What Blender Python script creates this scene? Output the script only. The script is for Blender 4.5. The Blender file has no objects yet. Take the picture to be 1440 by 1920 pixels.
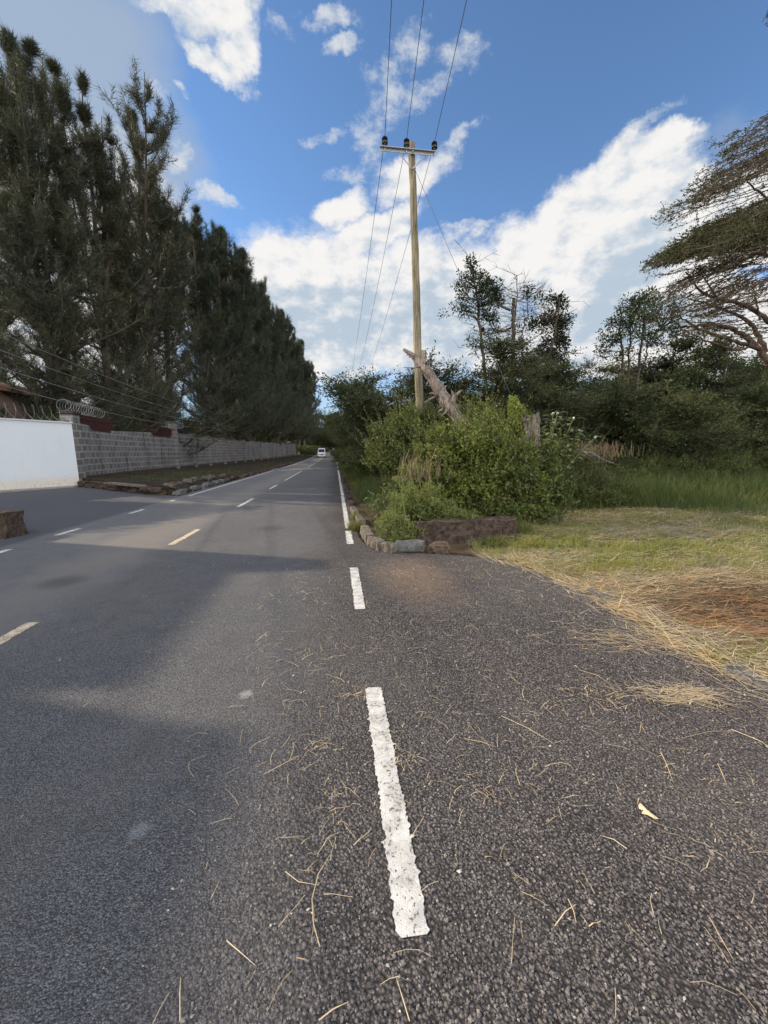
import bpy, math
import numpy as np
from math import sin, cos, tan, atan, atan2, pi, radians, sqrt
S = bpy.context.scene
COL = S.collection

# ------------------------------------------------------------------ camera
F = 740.0; CH = 1.6
TH = atan(112 / 740); PS = atan(92 / 740 * cos(TH))
cam_d = bpy.data.cameras.new('camera'); cam = bpy.data.objects.new('camera', cam_d); COL.objects.link(cam)
cam.location = (0, 0, CH); cam.rotation_euler = (pi / 2 - TH, 0, -PS)
cam_d.sensor_fit = 'HORIZONTAL'; cam_d.sensor_width = 36; cam_d.lens = 36 * F / 1440
cam_d.clip_start = 0.05; cam_d.clip_end = 3000
S.camera = cam
S.render.resolution_x, S.render.resolution_y = 768, 1024

def ray(px, py):
    x = (px - 720) / F; u = -(py - 960) / F
    fy = cos(TH) + u * sin(TH); z = -sin(TH) + u * cos(TH)
    return x * cos(PS) + fy * sin(PS), -x * sin(PS) + fy * cos(PS), z
def gr(px, py, h=0.0):
    X, Y, z = ray(px, py); t = (h - CH) / z; return X * t, Y * t
def at(px, py, Yd):
    X, Y, z = ray(px, py); t = Yd / Y; return np.array((X * t, Yd, CH + z * t))
def atx(px, py, Xd):
    X, Y, z = ray(px, py); t = Xd / X; return np.array((Xd, Y * t, CH + z * t))

# ------------------------------------------------------------------ light and sky
SUN_EL = radians(24); SUN_PHI = radians(20)          # sun to the left of the road, a little ahead
sdir = np.array((-cos(SUN_PHI) * cos(SUN_EL), sin(SUN_PHI) * cos(SUN_EL), sin(SUN_EL)))
SKY_STRENGTH = 0.108; SUN_STRENGTH = 3.7; EXPOSURE = 0.76
CLOUD_GAIN = 0.53
sun_d = bpy.data.lights.new('sun', 'SUN'); sun = bpy.data.objects.new('sun', sun_d); COL.objects.link(sun)
sun_d.energy = SUN_STRENGTH; sun_d.angle = radians(0.5); sun_d.color = (1.0, 0.83, 0.62)
sun.rotation_euler = (pi / 2 - SUN_EL, 0, atan2(sdir[1], sdir[0]) + pi / 2)
S.view_settings.view_transform = 'Standard'; S.view_settings.look = 'None'
S.view_settings.gamma = 1; S.view_settings.exposure = EXPOSURE
S.cycles.max_bounces = 5; S.cycles.diffuse_bounces = 3; S.cycles.glossy_bounces = 2
S.cycles.transmission_bounces = 3; S.cycles.transparent_max_bounces = 4

W = bpy.data.worlds.new('World'); S.world = W; W.use_nodes = True
WT = W.node_tree; WT.nodes.clear()
class NT:
    """tiny node-tree builder"""
    def __init__(s, t): s.t = t
    def n(s, typ, ins=None, **kw):
        nd = s.t.nodes.new(typ)
        for k, v in kw.items(): setattr(nd, k, v)
        for k, v in (ins or {}).items():
            if hasattr(v, 'is_linked') or isinstance(v, bpy.types.NodeSocket): s.t.links.new(v, nd.inputs[k])
            else: nd.inputs[k].default_value = v
        return nd
    def m(s, op, a, b=0.0, c=0.0, clamp=False):
        return s.n('ShaderNodeMath', {0: a, 1: b, 2: c}, operation=op, use_clamp=clamp).outputs[0]
    def vm(s, op, a, b=(0, 0, 0)):
        nd = s.n('ShaderNodeVectorMath', {0: a, 1: b}, operation=op)
        return nd.outputs['Value'] if op in ('DOT_PRODUCT', 'LENGTH', 'DISTANCE') else nd.outputs[0]
    def mix(s, f, a, b, mode='MIX'):
        nd = s.t.nodes.new('ShaderNodeMix'); nd.data_type = 'RGBA'; nd.blend_type = mode
        for i, v in ((0, f), (6, a), (7, b)):
            if isinstance(v, bpy.types.NodeSocket): s.t.links.new(v, nd.inputs[i])
            elif i == 0: nd.inputs[i].default_value = v
            else: nd.inputs[i].default_value = (*v, 1) if len(v) == 3 else v
        return nd.outputs[2]
    def noise(s, vec, scale, detail=4, rough=0.55, dist=0.0, out='Fac'):
        return s.n('ShaderNodeTexNoise', {'Vector': vec, 'Scale': scale, 'Detail': detail, 'Roughness': rough, 'Distortion': dist}).outputs[out]
    def ss(s, x, lo, hi, a=0.0, b=1.0):
        return s.n('ShaderNodeMapRange', {0: x, 1: lo, 2: hi, 3: a, 4: b}, interpolation_type='SMOOTHSTEP').outputs[0]
    def ramp(s, f, stops):
        nd = s.n('ShaderNodeValToRGB', {0: f}); cr = nd.color_ramp
        while len(cr.elements) < len(stops): cr.elements.new(0.5)
        for e, (p, c) in zip(cr.elements, stops):
            e.position = p; e.color = (*c, 1) if len(c) == 3 else c
        return nd.outputs[0]

def azel(px, py):
    X, Y, z = ray(px, py); return atan2(X, Y), atan2(z, sqrt(X * X + Y * Y))
def blob_rows(cx, cy, rx, ry, rot):
    """ellipse seen at a direction -> two rows of an affine map of (azimuth, elevation, 1)"""
    r = radians(rot); c0 = np.array(azel(cx, cy))
    e1 = np.array(azel(cx + rx * cos(r), cy + rx * sin(r))) - c0
    e2 = np.array(azel(cx - ry * sin(r), cy + ry * cos(r))) - c0
    M = np.linalg.inv(np.array([e1, e2]).T); b = -M @ c0
    return (M[0, 0], M[0, 1], b[0]), (M[1, 0], M[1, 1], b[1])
w = NT(WT)
sky = w.n('ShaderNodeTexSky', sky_type='NISHITA', sun_disc=False, sun_elevation=SUN_EL,
          sun_rotation=atan2(sdir[0], sdir[1]), altitude=1700, air_density=1.0, dust_density=0.3, ozone_density=2.0)
tc = w.n('ShaderNodeTexCoord').outputs['Generated']
sx = w.n('ShaderNodeSeparateXYZ', {0: tc})
zz = w.m('MAXIMUM', w.m('MINIMUM', sx.outputs[2], 0.9999), -0.9999)
az = w.m('ARCTAN2', sx.outputs[0], sx.outputs[1]); el = w.m('ARCSINE', zz)
warp = w.noise(tc, 6.5, 8, 0.65, out='Color')
wv = w.vm('SUBTRACT', warp, (0.5, 0.5, 0.5))
wx = w.n('ShaderNodeSeparateXYZ', {0: wv})
aw = w.m('MULTIPLY_ADD', wx.outputs[0], 0.16, az); ew = w.m('MULTIPLY_ADD', wx.outputs[1], 0.12, el)
vec = w.n('ShaderNodeCombineXYZ', {0: aw, 1: ew, 2: 1.0}).outputs[0]
def field(blobs, start=-3.0):
    f = start
    for (cx, cy, rx, ry, rot, st) in blobs:
        r1, r2 = blob_rows(cx, cy, rx, ry, rot)
        d1 = w.vm('DOT_PRODUCT', vec, r1); d2 = w.vm('DOT_PRODUCT', vec, r2)
        q = w.m('MULTIPLY_ADD', d1, d1, w.m('MULTIPLY', d2, d2))
        q = w.m('MULTIPLY_ADD', q, -st, st)
        f = w.m('MAXIMUM', q, f)
    return f
st3 = w.vm('MULTIPLY', tc, (1.0, 1.0, 1.7))
fb = w.noise(st3, 7.5, 12, 0.60)
fb2 = w.noise(st3, 24.0, 9, 0.66)
fb3 = w.noise(w.vm('ADD', st3, (-0.022, 0.0, 0.026)), 7.5, 8, 0.60)       # sampled a little towards the light: gives the billows relief
thick = field([  # px, py, rx, ry, rot, strength  (cumulus)
    (1255, 262, 70, 38, -20, 1.0), (1200, 320, 130, 70, -28, 1.2), (1090, 400, 170, 75, -32, 1.3),
    (1000, 470, 110, 70, -20, 1.2), (1330, 430, 190, 90, -20, 1.0), (1160, 540, 260, 130, 0, 1.7), (1390, 410, 200, 90, -15, 2.2), (1330, 620, 280, 110, 0, 1.6), (1240, 380, 130, 90, -20, 1.7), (1110, 430, 210, 85, -30, 1.7),
    (640, 590, 260, 130, 0, 1.2), (820, 560, 190, 110, 0, 1.2), (560, 500, 110, 55, -5, 1.0),
    (690, 440, 110, 40, -28, 1.0), (640, 390, 60, 30, -25, 0.75), (820, 510, 80, 50, 0, 1.0), (770, 335, 75, 32, -25, 0.6),
    (400, 30, 85, 75, 10, 0.9), (330, 10, 80, 28, 5, 0.7), (450, 110, 40, 65, 20, 0.85), (400, 130, 75, 26, 35, 0.8),
    (60, 560, 330, 300, 0, 1.2), (900, 650, 700, 60, 0, 1.2)])
wisp = field([
    (775, 90, 38, 62, 10, 0.75), (850, 95, 55, 45, -20, 0.65), (790, 180, 75, 28, -35, 0.75), (740, 200, 26, 60, 0, 0.6),
    (860, 255, 62, 18, -38, 0.7), (830, 290, 40, 22, -30, 0.6), (630, 40, 55, 22, 15, 0.6), (650, 95, 40, 14, 10, 0.5),
    (470, 20, 26, 22, 0, 0.5), (600, 252, 42, 14, -18, 0.6), (407, 368, 48, 20, 25, 0.85), (333, 182, 24, 10, 40, 0.7),
    (345, 300, 18, 28, 0, 0.5), (1225, 215, 75, 12, -30, 0.5), (880, 425, 60, 12, -8, 0.6), (885, 445, 26, 9, 0, 0.5),
    (285, 190, 30, 22, 20, 0.4), (700, 250, 40, 60, 0, 0.35), (640, 320, 60, 20, 0, 0.4), (535, 60, 30, 20, 0, 0.3)])
veil = field([(40, 120, 300, 260, 20, 0.9), (240, 330, 170, 150, 30, 0.8), (1400, 300, 90, 80, 0, 0.4)])
back = w.m('MULTIPLY_ADD', sx.outputs[1], -2.2, -0.2)
back = w.m('MINIMUM', back, 1.0)
thick = w.m('MAXIMUM', thick, back)
thick = w.m('ADD', thick, 0.10)
dT = w.m('MULTIPLY_ADD', w.m('SUBTRACT', fb, 0.5), 1.9, w.m('MULTIPLY_ADD', w.m('SUBTRACT', fb2, 0.5), 0.75, thick))
mT = w.ss(dT, -0.22, 0.72)
dW = w.m('MULTIPLY_ADD', w.m('SUBTRACT', fb2, 0.5), 3.0, w.m('MULTIPLY_ADD', w.m('SUBTRACT', fb, 0.5), 2.2, wisp))
mW = w.ss(dW, -0.15, 1.15, 0.0, 0.9)
mV = w.m('MULTIPLY', w.ss(w.m('MULTIPLY_ADD', w.m('SUBTRACT', fb, 0.5), 0.7, veil), -0.3, 0.7), 0.85)
shade = field([(640, 610, 330, 80, 0, 0.9), (860, 600, 240, 80, 0, 0.9), (1180, 500, 90, 130, 35, 0.9),
               (1180, 600, 260, 60, 0, 0.9), (1290, 340, 45, 70, 40, 0.4), (640, 680, 420, 30, 0, 0.4), (150, 100, 300, 200, 0, 0.5)])
sh = w.ss(w.m('MULTIPLY_ADD', w.m('SUBTRACT', fb3, fb), 5.0, w.m('MULTIPLY_ADD', w.m('SUBTRACT', fb2, 0.5), -0.9, w.m('MAXIMUM', shade, -0.15))), -0.35, 1.05)
thin = w.ss(dT, 0.3, 1.1, 0.12, 0.0)
g = CLOUD_GAIN
cc = w.mix(sh, (1.04 * g, 1.02 * g, 1.0 * g), (0.55 * g, 0.66 * g, 0.78 * g))
skyc = w.vm('MULTIPLY', sky.outputs[0], (SKY_STRENGTH * 1.0, SKY_STRENGTH * 1.16, SKY_STRENGTH * 1.26))
# unseen cloud bank added behind the camera, brightened to lift the ambient light
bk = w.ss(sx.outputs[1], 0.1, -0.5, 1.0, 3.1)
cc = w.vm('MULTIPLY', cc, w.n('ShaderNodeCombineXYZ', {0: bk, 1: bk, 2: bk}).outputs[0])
hz = w.ss(el, 0.34, 0.02, 0.0, 0.75)
skyc = w.mix(hz, skyc, (0.50 * g, 0.58 * g, 0.68 * g))                        # pale air low over the horizon
c1 = w.mix(mV, skyc, (0.44 * g, 0.53 * g, 0.66 * g))
c2 = w.mix(mW, c1, (0.80 * g, 0.84 * g, 0.88 * g))
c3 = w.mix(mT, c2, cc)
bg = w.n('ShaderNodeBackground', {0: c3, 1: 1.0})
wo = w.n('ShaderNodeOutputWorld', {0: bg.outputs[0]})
W.cycles.sampling_method = 'MANUAL'; W.cycles.sample_map_resolution = 512

# ------------------------------------------------------------------ mesh helpers
class G:
    def __init__(s): s.V = []; s.F = {}; s.n = 0
    def add(s, V, *Fs):
        V = np.asarray(V, dtype=np.float64).reshape(-1, 3)
        for f in Fs:
            f = np.asarray(f, dtype=np.int64)
            if f.ndim == 1: f = f[None]
            if len(f): s.F.setdefault(f.shape[1], []).append(f + s.n)
        s.V.append(V); s.n += len(V); return s
def build(name, g_, mat, parent=None, smooth=False, loc=None):
    me = bpy.data.meshes.new(name)
    V = np.concatenate(g_.V); nv = len(V)
    groups = [np.concatenate(v) for k, v in sorted(g_.F.items())]
    loops = np.concatenate([q.ravel() for q in groups]); ks = np.concatenate([np.full(len(q), q.shape[1]) for q in groups])
    starts = np.concatenate([[0], np.cumsum(ks)[:-1]])
    me.vertices.add(nv); me.vertices.foreach_set('co', V.astype(np.float32).ravel())
    me.loops.add(len(loops)); me.loops.foreach_set('vertex_index', loops.astype(np.int32))
    me.polygons.add(len(ks)); me.polygons.foreach_set('loop_start', starts.astype(np.int32))
    if smooth: me.polygons.foreach_set('use_smooth', np.ones(len(ks), dtype=bool))
    else: me.polygons.foreach_set('use_smooth', np.zeros(len(ks), dtype=bool))
    me.update(calc_edges=True); me.validate()
    me.materials.append(mat)
    o = bpy.data.objects.new(name, me); COL.objects.link(o)
    if parent: o.parent = parent
    if loc is not None: o.location = loc
    return o
def tag(o, label=None, cat=None, group=None, kind=None):
    if label: o['label'] = label
    if cat: o['category'] = cat
    if group: o['group'] = group
    if kind: o['kind'] = kind
    return o
def thing(name, label, cat, loc=(0, 0, 0), group=None, rz=0.0):
    o = bpy.data.objects.new(name, None); COL.objects.link(o); o.empty_display_size = 0.3
    o.location = loc; o.rotation_euler = (0, 0, rz)
    return tag(o, label, cat, group)
def dup(root, loc, rz=0.0, sc=1.0, label=None, group=None):
    r = root.copy(); COL.objects.link(r); r.location = loc; r.rotation_euler = (0, 0, rz); r.scale = (sc,) * 3 if np.isscalar(sc) else sc
    if label: r['label'] = label
    if group: r['group'] = group
    for ch in list(root.children):
        c = ch.copy(); COL.objects.link(c); c.parent = r
        for q in list(ch.children):
            d = q.copy(); COL.objects.link(d); d.parent = c
    return r
def nrm(v): return v / (np.linalg.norm(v, axis=-1, keepdims=True) + 1e-9)
def tube(g_, pts, rad, n=6, cap=True, rough=0.0, rng=None):
    P = np.asarray(pts, float); m = len(P); rad = np.broadcast_to(np.asarray(rad, float), (m,))
    T = np.gradient(P, axis=0) if m > 2 else np.repeat((P[1] - P[0])[None], 2, 0)
    T = nrm(T); up = np.array((0, 0, 1.0)) if abs(T[0][2]) < 0.9 else np.array((1.0, 0, 0))
    A = np.zeros((m, 3)); A[0] = nrm(np.cross(T[0], up))
    for i in range(1, m):
        a = A[i - 1] - T[i] * (A[i - 1] @ T[i]); A[i] = a / (np.linalg.norm(a) + 1e-9)
    B = np.cross(T, A); th = np.arange(n) * 2 * pi / n
    R = rad[:, None] * np.ones((m, n))
    if rough and rng is not None: R = R * (1 + rough * rng.normal(size=(m, n)))
    V = P[:, None] + R[..., None] * (np.cos(th)[None, :, None] * A[:, None] + np.sin(th)[None, :, None] * B[:, None])
    i = np.arange(m - 1)[:, None] * n; j = np.arange(n)[None]; k = (j + 1) % n
    Q = np.stack([i + j, i + k, i + n + k, i + n + j], -1).reshape(-1, 4)
    g_.add(V.reshape(-1, 3), Q)
    if cap:
        b = g_.n - m * n
        g_.F.setdefault(n, []).append(np.array([b + np.arange(n)[::-1], b + (m - 1) * n + np.arange(n)]))
    return g_
def prisms(g_, A, B, r0, r1, rng):
    """many thin three-sided twigs at once"""
    A = np.asarray(A, float); B = np.asarray(B, float); N = len(A)
    if not N: return g_
    D = nrm(B - A); U = nrm(np.cross(D, rng.normal(size=(N, 3)))); Wv = np.cross(D, U)
    r0 = np.broadcast_to(r0, (N,)); r1 = np.broadcast_to(r1, (N,)); vs = []
    for P, r in ((A, r0), (B, r1)):
        for a in (0, 2.094, 4.189): vs.append(P + r[:, None] * (cos(a) * U + sin(a) * Wv))
    V = np.stack(vs, 1).reshape(-1, 3); b = np.arange(N)[:, None] * 6
    Q = np.concatenate([b + np.array([[0, 1, 4, 3]]), b + np.array([[1, 2, 5, 4]]), b + np.array([[2, 0, 3, 5]])])
    return g_.add(V, Q)
def needles(g_, P, D, L, Wd, rng):
    N = len(P); L = np.broadcast_to(L, (N,))[:, None]; Wd = np.broadcast_to(Wd, (N,))[:, None]
    U = nrm(np.cross(D, rng.normal(size=(N, 3)))) * Wd
    V = np.stack([P - U * .5, P + U * .5, P + D * L], 1).reshape(-1, 3)
    return g_.add(V, np.arange(N * 3).reshape(-1, 3))
def leaves(g_, P, D, L, Wd, rng, bend=0.25, Nn=None):
    """kite-shaped leaves, creased and bent"""
    N = len(P); L = np.broadcast_to(L, (N,))[:, None]; Wd = np.broadcast_to(Wd, (N,))[:, None]
    if Nn is None: Nn = rng.normal(size=(N, 3))
    U = nrm(np.cross(D, Nn)); K = np.cross(U, D)
    V = np.stack([P, P + D * L * .5 + U * Wd * .5, P + D * L - K * L * bend, P + D * L * .5 - U * Wd * .5], 1).reshape(-1, 3)
    return g_.add(V, np.arange(N * 4).reshape(-1, 4))
def rv(rng, n): return nrm(rng.normal(size=(n, 3)))
def strips(g_, P, az_, L, Wd, curl, h, rng, up=0.0, droop=0.0, seg=3):
    """thin curved blades: lying stalks (up=0) or standing blades (up>0)"""
    N = len(P); L = np.broadcast_to(L, (N,)); Wd = np.broadcast_to(Wd, (N,))
    a = np.broadcast_to(az_, (N,)).copy(); c = np.broadcast_to(curl, (N,)); uu = np.broadcast_to(up, (N,)).copy(); dd = np.broadcast_to(droop, (N,))
    pts = [P.copy()]; cur = P.copy()
    for k in range(seg):
        st = L / seg
        cur = cur + np.stack([np.cos(a) * np.cos(uu) * st, np.sin(a) * np.cos(uu) * st, np.sin(uu) * st], 1)
        if np.all(up == 0): cur[:, 2] = P[:, 2] + h * (1 if k == 0 else rng.random(N))
        pts.append(cur); a = a + c / seg; uu = uu - dd / seg
    sd = np.stack([-np.sin(a), np.cos(a), np.zeros(N)], 1)
    vs = []
    for k, q in enumerate(pts):
        ww = (Wd * (1 - 0.85 * k / seg) * .5)[:, None]
        if np.all(up == 0): ww = (Wd * (1 - 0.35 * k / seg) * .5)[:, None]
        vs += [q - sd * ww, q + sd * ww]
    V = np.stack(vs, 1).reshape(-1, 3); nvp = 2 * (seg + 1); b = np.arange(N)[:, None] * nvp
    Q = np.concatenate([b + np.array([[2 * k, 2 * k + 1, 2 * k + 3, 2 * k + 2]]) for k in range(seg)])
    return g_.add(V, Q)
def box(g_, c, s, rz=0.0, jit=0.0, rng=None, taper=0.0):
    x, y, z = np.array(s) / 2
    V = np.array([(-x, -y, -z), (x, -y, -z), (x, y, -z), (-x, y, -z), (-x, -y, z), (x, -y, z), (x, y, z), (-x, y, z)], float)
    V[4:, :2] *= 1 - taper
    if jit: V += rng.uniform(-jit, jit, V.shape)
    R = np.array([(cos(rz), -sin(rz), 0), (sin(rz), cos(rz), 0), (0, 0, 1)])
    V = V @ R.T + np.array(c)
    return g_.add(V, [[3, 2, 1, 0], [4, 5, 6, 7], [0, 1, 5, 4], [1, 2, 6, 5], [2, 3, 7, 6], [3, 0, 4, 7]])
_h = np.random.default_rng(99).random((64, 64))
def vnoise(x, y):
    x = np.asarray(x, float); y = np.asarray(y, float)
    xi = np.floor(x).astype(int); yi = np.floor(y).astype(int); fx = x - xi; fy = y - yi
    fx = fx * fx * (3 - 2 * fx); fy = fy * fy * (3 - 2 * fy)
    q = lambda i, j: _h[i % 64, j % 64]
    return (q(xi, yi) * (1 - fx) + q(xi + 1, yi) * fx) * (1 - fy) + (q(xi, yi + 1) * (1 - fx) + q(xi + 1, yi + 1) * fx) * fy
def fbm(x, y, o=4):
    s_ = 0; a = .5
    for k in range(o): s_ = s_ + a * vnoise(x * 2 ** k + 7.3 * k, y * 2 ** k + 3.1 * k); a *= .5
    return s_
def rock(g_, c, s, rng, rz=0.0, nu=10, nv=7, jit=0.08, square=0.35):
    """rounded irregular stone"""
    u = np.arange(nu) * 2 * pi / nu; v = np.linspace(-pi / 2, pi / 2, nv)[1:-1]
    sg = lambda q, p: np.sign(q) * np.abs(q) ** p
    V = [(sg(cos(b), square) * sg(cos(a), square), sg(cos(b), square) * sg(sin(a), square), sg(sin(b), square)) for b in v for a in u]
    V = np.array([(0, 0, -1)] + V + [(0, 0, 1)], float); V *= 1 + rng.normal(size=(len(V), 1)) * jit
    V = V * np.array(s) / 2
    R = np.array([(cos(rz), -sin(rz), 0), (sin(rz), cos(rz), 0), (0, 0, 1)]); V = V @ R.T + np.array(c)
    m = nv - 2; Q = [[1 + i * nu + j, 1 + i * nu + (j + 1) % nu, 1 + (i + 1) * nu + (j + 1) % nu, 1 + (i + 1) * nu + j] for i in range(m - 1) for j in range(nu)]
    T = [[0, 1 + (j + 1) % nu, 1 + j] for j in range(nu)] + [[1 + m * nu, 1 + (m - 1) * nu + j, 1 + (m - 1) * nu + (j + 1) % nu] for j in range(nu)]
    return g_.add(V, Q, T)

# ------------------------------------------------------------------ materials
def mat(name):
    m = bpy.data.materials.new(name); m.use_nodes = True; t = m.node_tree; t.nodes.clear(); return m, NT(t)
def out(k, surf): k.n('ShaderNodeOutputMaterial', {0: surf})
def bsdf(k, col, rough=0.8, normal=None, metal=0.0, spec=0.3):
    d = {'Base Color': col if isinstance(col, bpy.types.NodeSocket) else (*col, 1), 'Roughness': rough, 'Metallic': metal, 'Specular IOR Level': spec}
    if normal is not None: d['Normal'] = normal
    return k.n('ShaderNodeBsdfPrincipled', d).outputs[0]
def bump(k, h, strength=0.5, dist=0.01):
    return k.n('ShaderNodeBump', {'Height': h, 'Strength': strength, 'Distance': dist}).outputs[0]
def pos(k): return k.n('ShaderNodeNewGeometry').outputs['Position']
def foliage(name, a, b, trans=0.3, clump=0.6, rough=0.55, spec=0.25):
    m, k = mat(name)
    geo = k.n('ShaderNodeNewGeometry'); oi = k.n('ShaderNodeObjectInfo')
    c = k.mix(geo.outputs['Random Per Island'], a, b)
    nz = k.noise(geo.outputs['Position'], clump, 3, 0.6)
    c = k.mix(k.ss(nz, 0.35, 0.65, 0.0, 0.55), c, tuple(0.5 * (x + y) * s_ for x, y, s_ in zip(a, b, (1.5, 1.25, 0.9))))
    v = k.m('MULTIPLY_ADD', oi.outputs['Random'], 0.4, 0.8)
    hs = k.n('ShaderNodeHueSaturation', {'Hue': 0.5, 'Saturation': 1.0, 'Value': v, 'Fac': 1.0, 'Color': c}).outputs[0]
    p = bsdf(k, hs, rough, spec=spec)
    t = k.n('ShaderNodeBsdfTranslucent', {0: hs}).outputs[0]
    out(k, k.n('ShaderNodeMixShader', {0: trans, 1: p, 2: t}).outputs[0]); return m
def bark(name, a, b, scale=14.0, stretch=0.18, bs=0.8, dist=0.02):
    m, k = mat(name); tc_ = k.n('ShaderNodeTexCoord').outputs['Object']
    v = k.vm('MULTIPLY', tc_, (1, 1, stretch)); n1 = k.noise(v, scale, 6, 0.65, 0.6); n2 = k.noise(tc_, 1.3, 3)
    c = k.mix(k.ss(n1, 0.3, 0.7), a, b); c = k.mix(k.ss(n2, 0.4, 0.7, 0, 0.45), c, tuple(x * 0.55 for x in a))
    out(k, bsdf(k, c, 0.9, bump(k, n1, bs, dist), spec=0.15)); return m
def plain(name, col, rough=0.6, metal=0.0, spec=0.4, var=0.25, scale=6.0):
    m, k = mat(name); n1 = k.noise(k.n('ShaderNodeTexCoord').outputs['Object'], scale, 5, 0.6)
    c = k.mix(k.ss(n1, 0.3, 0.7, 0, var), col, tuple(x * 0.45 for x in col))
    out(k, bsdf(k, c, rough, bump(k, n1, 0.15, 0.005), metal, spec)); return m
def stone(name, a, b, scale=5.0, bs=0.9, moss=None):
    m, k = mat(name); p = pos(k); n1 = k.noise(p, scale, 8, 0.7); n2 = k.noise(p, scale * 7, 4, 0.6)
    vo = k.n('ShaderNodeTexVoronoi', {'Vector': p, 'Scale': scale * 5}).outputs['Distance']
    c = k.mix(k.ss(n1, 0.35, 0.65), a, b); c = k.mix(k.ss(n2, 0.45, 0.7, 0, 0.6), c, tuple(x * 0.4 for x in a))
    if moss: c = k.mix(k.ss(k.noise(p, 6.0, 6, 0.7), 0.54, 0.64, 0, 0.5), c, moss)
    h = k.m('ADD', n1, k.m('MULTIPLY_ADD', n2, 0.4, k.m('MULTIPLY', vo, 0.25)))
    out(k, bsdf(k, c, 0.92, bump(k, h, bs, 0.04), spec=0.15)); return m
MATS = {}
def asphalt():
    m, k = mat('asphalt'); p = pos(k); s = k.n('ShaderNodeSeparateXYZ', {0: p}); X, Y = s.outputs[0], s.outputs[1]
    wob = k.m('MULTIPLY_ADD', k.noise(p, 1.1, 4, 0.6), 1.4, -0.7)
    Xw = k.m('ADD', X, wob)
    coarse = k.ss(Xw, -0.9, 0.25)                # shoulder and lay-by: larger chips, browner with dust
    smooth = k.ss(Xw, -2.5, -3.2)                # worn far lane
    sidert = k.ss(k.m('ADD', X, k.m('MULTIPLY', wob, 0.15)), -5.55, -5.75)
    v1 = k.n('ShaderNodeTexVoronoi', {'Vector': p, 'Scale': 165.0, 'Randomness': 1.0})
    v2 = k.n('ShaderNodeTexVoronoi', {'Vector': p, 'Scale': 78.0, 'Randomness': 1.0})
    n1 = k.noise(p, 260, 3, 0.6); n2 = k.noise(p, 45, 5, 0.65)
    big = k.noise(p, 0.55, 5, 0.55); mid = k.noise(p, 4.0, 5, 0.6)
    g1 = k.n('ShaderNodeSeparateColor', {0: v1.outputs['Color']}).outputs[0]
    g2 = k.n('ShaderNodeSeparateColor', {0: v2.outputs['Color']}).outputs[0]
    chip1 = k.mix(k.ss(g1, 0.1, 1.0), (0.088, 0.088, 0.094), (0.235, 0.232, 0.238))
    chip2 = k.mix(k.ss(g2, 0.1, 1.0), (0.080, 0.073, 0.073), (0.235, 0.208, 0.200))
    gap1 = k.ss(v1.outputs['Distance'], 0.35, 0.75, 0, 0.65); gap2 = k.ss(v2.outputs['Distance'], 0.32, 0.66, 0, 0.9)
    chip1 = k.mix(gap1, chip1, (0.03, 0.03, 0.034)); chip2 = k.mix(gap2, chip2, (0.020, 0.018, 0.018))
    c = k.mix(coarse, chip1, chip2)
    c = k.mix(k.m('MULTIPLY', smooth, 0.5), c, (0.145, 0.144, 0.148))
    c = k.mix(k.ss(big, 0.38, 0.66, 0, 0.35), c, (0.165, 0.155, 0.145))
    c = k.mix(k.ss(mid, 0.45, 0.7, 0, 0.2), c, (0.05, 0.05, 0.052))
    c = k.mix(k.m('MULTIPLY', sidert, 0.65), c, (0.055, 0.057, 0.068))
    # paler warm strip along the left lane and the brown sandy patch by the low wall
    d = k.m('ABSOLUTE', k.m('ADD', Xw, 3.5)); pale_strip = k.m('MULTIPLY', k.ss(d, 0.9, 0.1, 0, 0.45), k.ss(Y, 1.0, 7.0))
    c = k.mix(pale_strip, c, (0.22, 0.195, 0.165))
    e = k.vm('LENGTH', k.vm('MULTIPLY', k.vm('SUBTRACT', p, (1.02, 4.9, 0)), (1.15, 0.62, 0)))
    e = k.m('MULTIPLY_ADD', k.m('SUBTRACT', k.noise(p, 5, 5, 0.65), 0.5), 0.8, e)
    c = k.mix(k.ss(e, 0.85, 0.15, 0, 0.62), c, (0.26, 0.175, 0.12))
    e2 = k.vm('LENGTH', k.vm('MULTIPLY', k.vm('SUBTRACT', p, (2.3, 1.5, 0)), (0.7, 0.7, 0)))
    c = k.mix(k.m('MULTIPLY', k.ss(e2, 1.6, 0.2, 0, 0.35), k.ss(n2, 0.4, 0.65)), c, (0.17, 0.125, 0.10))
    for (qx, qy), rr_, cc_ in (((-.62, 2.52), .05, (.42, .42, .42)), ((-.86, 1.58), .045, (.26, .27, .28)), ((-1.85, 1.75), .16, (.035, .03, .028)), ((-3.4, 5.2), .3, (.06, .058, .058)), ((-1.4, 8.5), .35, (.07, .068, .066))):
        dd_ = k.m('MULTIPLY_ADD', k.m('SUBTRACT', n2, .5), rr_ * 2.2, k.vm('LENGTH', k.vm('SUBTRACT', p, (qx, qy, 0))))
        c = k.mix(k.ss(dd_, rr_ * 1.25, rr_ * .35, 0, .6), c, cc_)
    # faint tyre scuffs and spots of pale grit
    sp = k.noise(p, 3.1, 8, 0.75); c = k.mix(k.ss(sp, 0.70, 0.78, 0, 0.6), c, (0.3, 0.3, 0.3))
    h1 = k.m('MULTIPLY', v1.outputs['Distance'], -0.5); h2 = k.m('MULTIPLY', v2.outputs['Distance'], -1.5)
    hh = k.m('ADD', k.m('MULTIPLY', h1, k.m('SUBTRACT', 1.0, coarse)), k.m('MULTIPLY', h2, coarse))
    hh = k.m('MULTIPLY', hh, k.m('MULTIPLY_ADD', smooth, -0.7, 1.0))
    hh = k.m('ADD', hh, k.m('ADD', k.m('MULTIPLY', n1, 0.4), k.m('MULTIPLY', n2, 0.5)))
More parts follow.
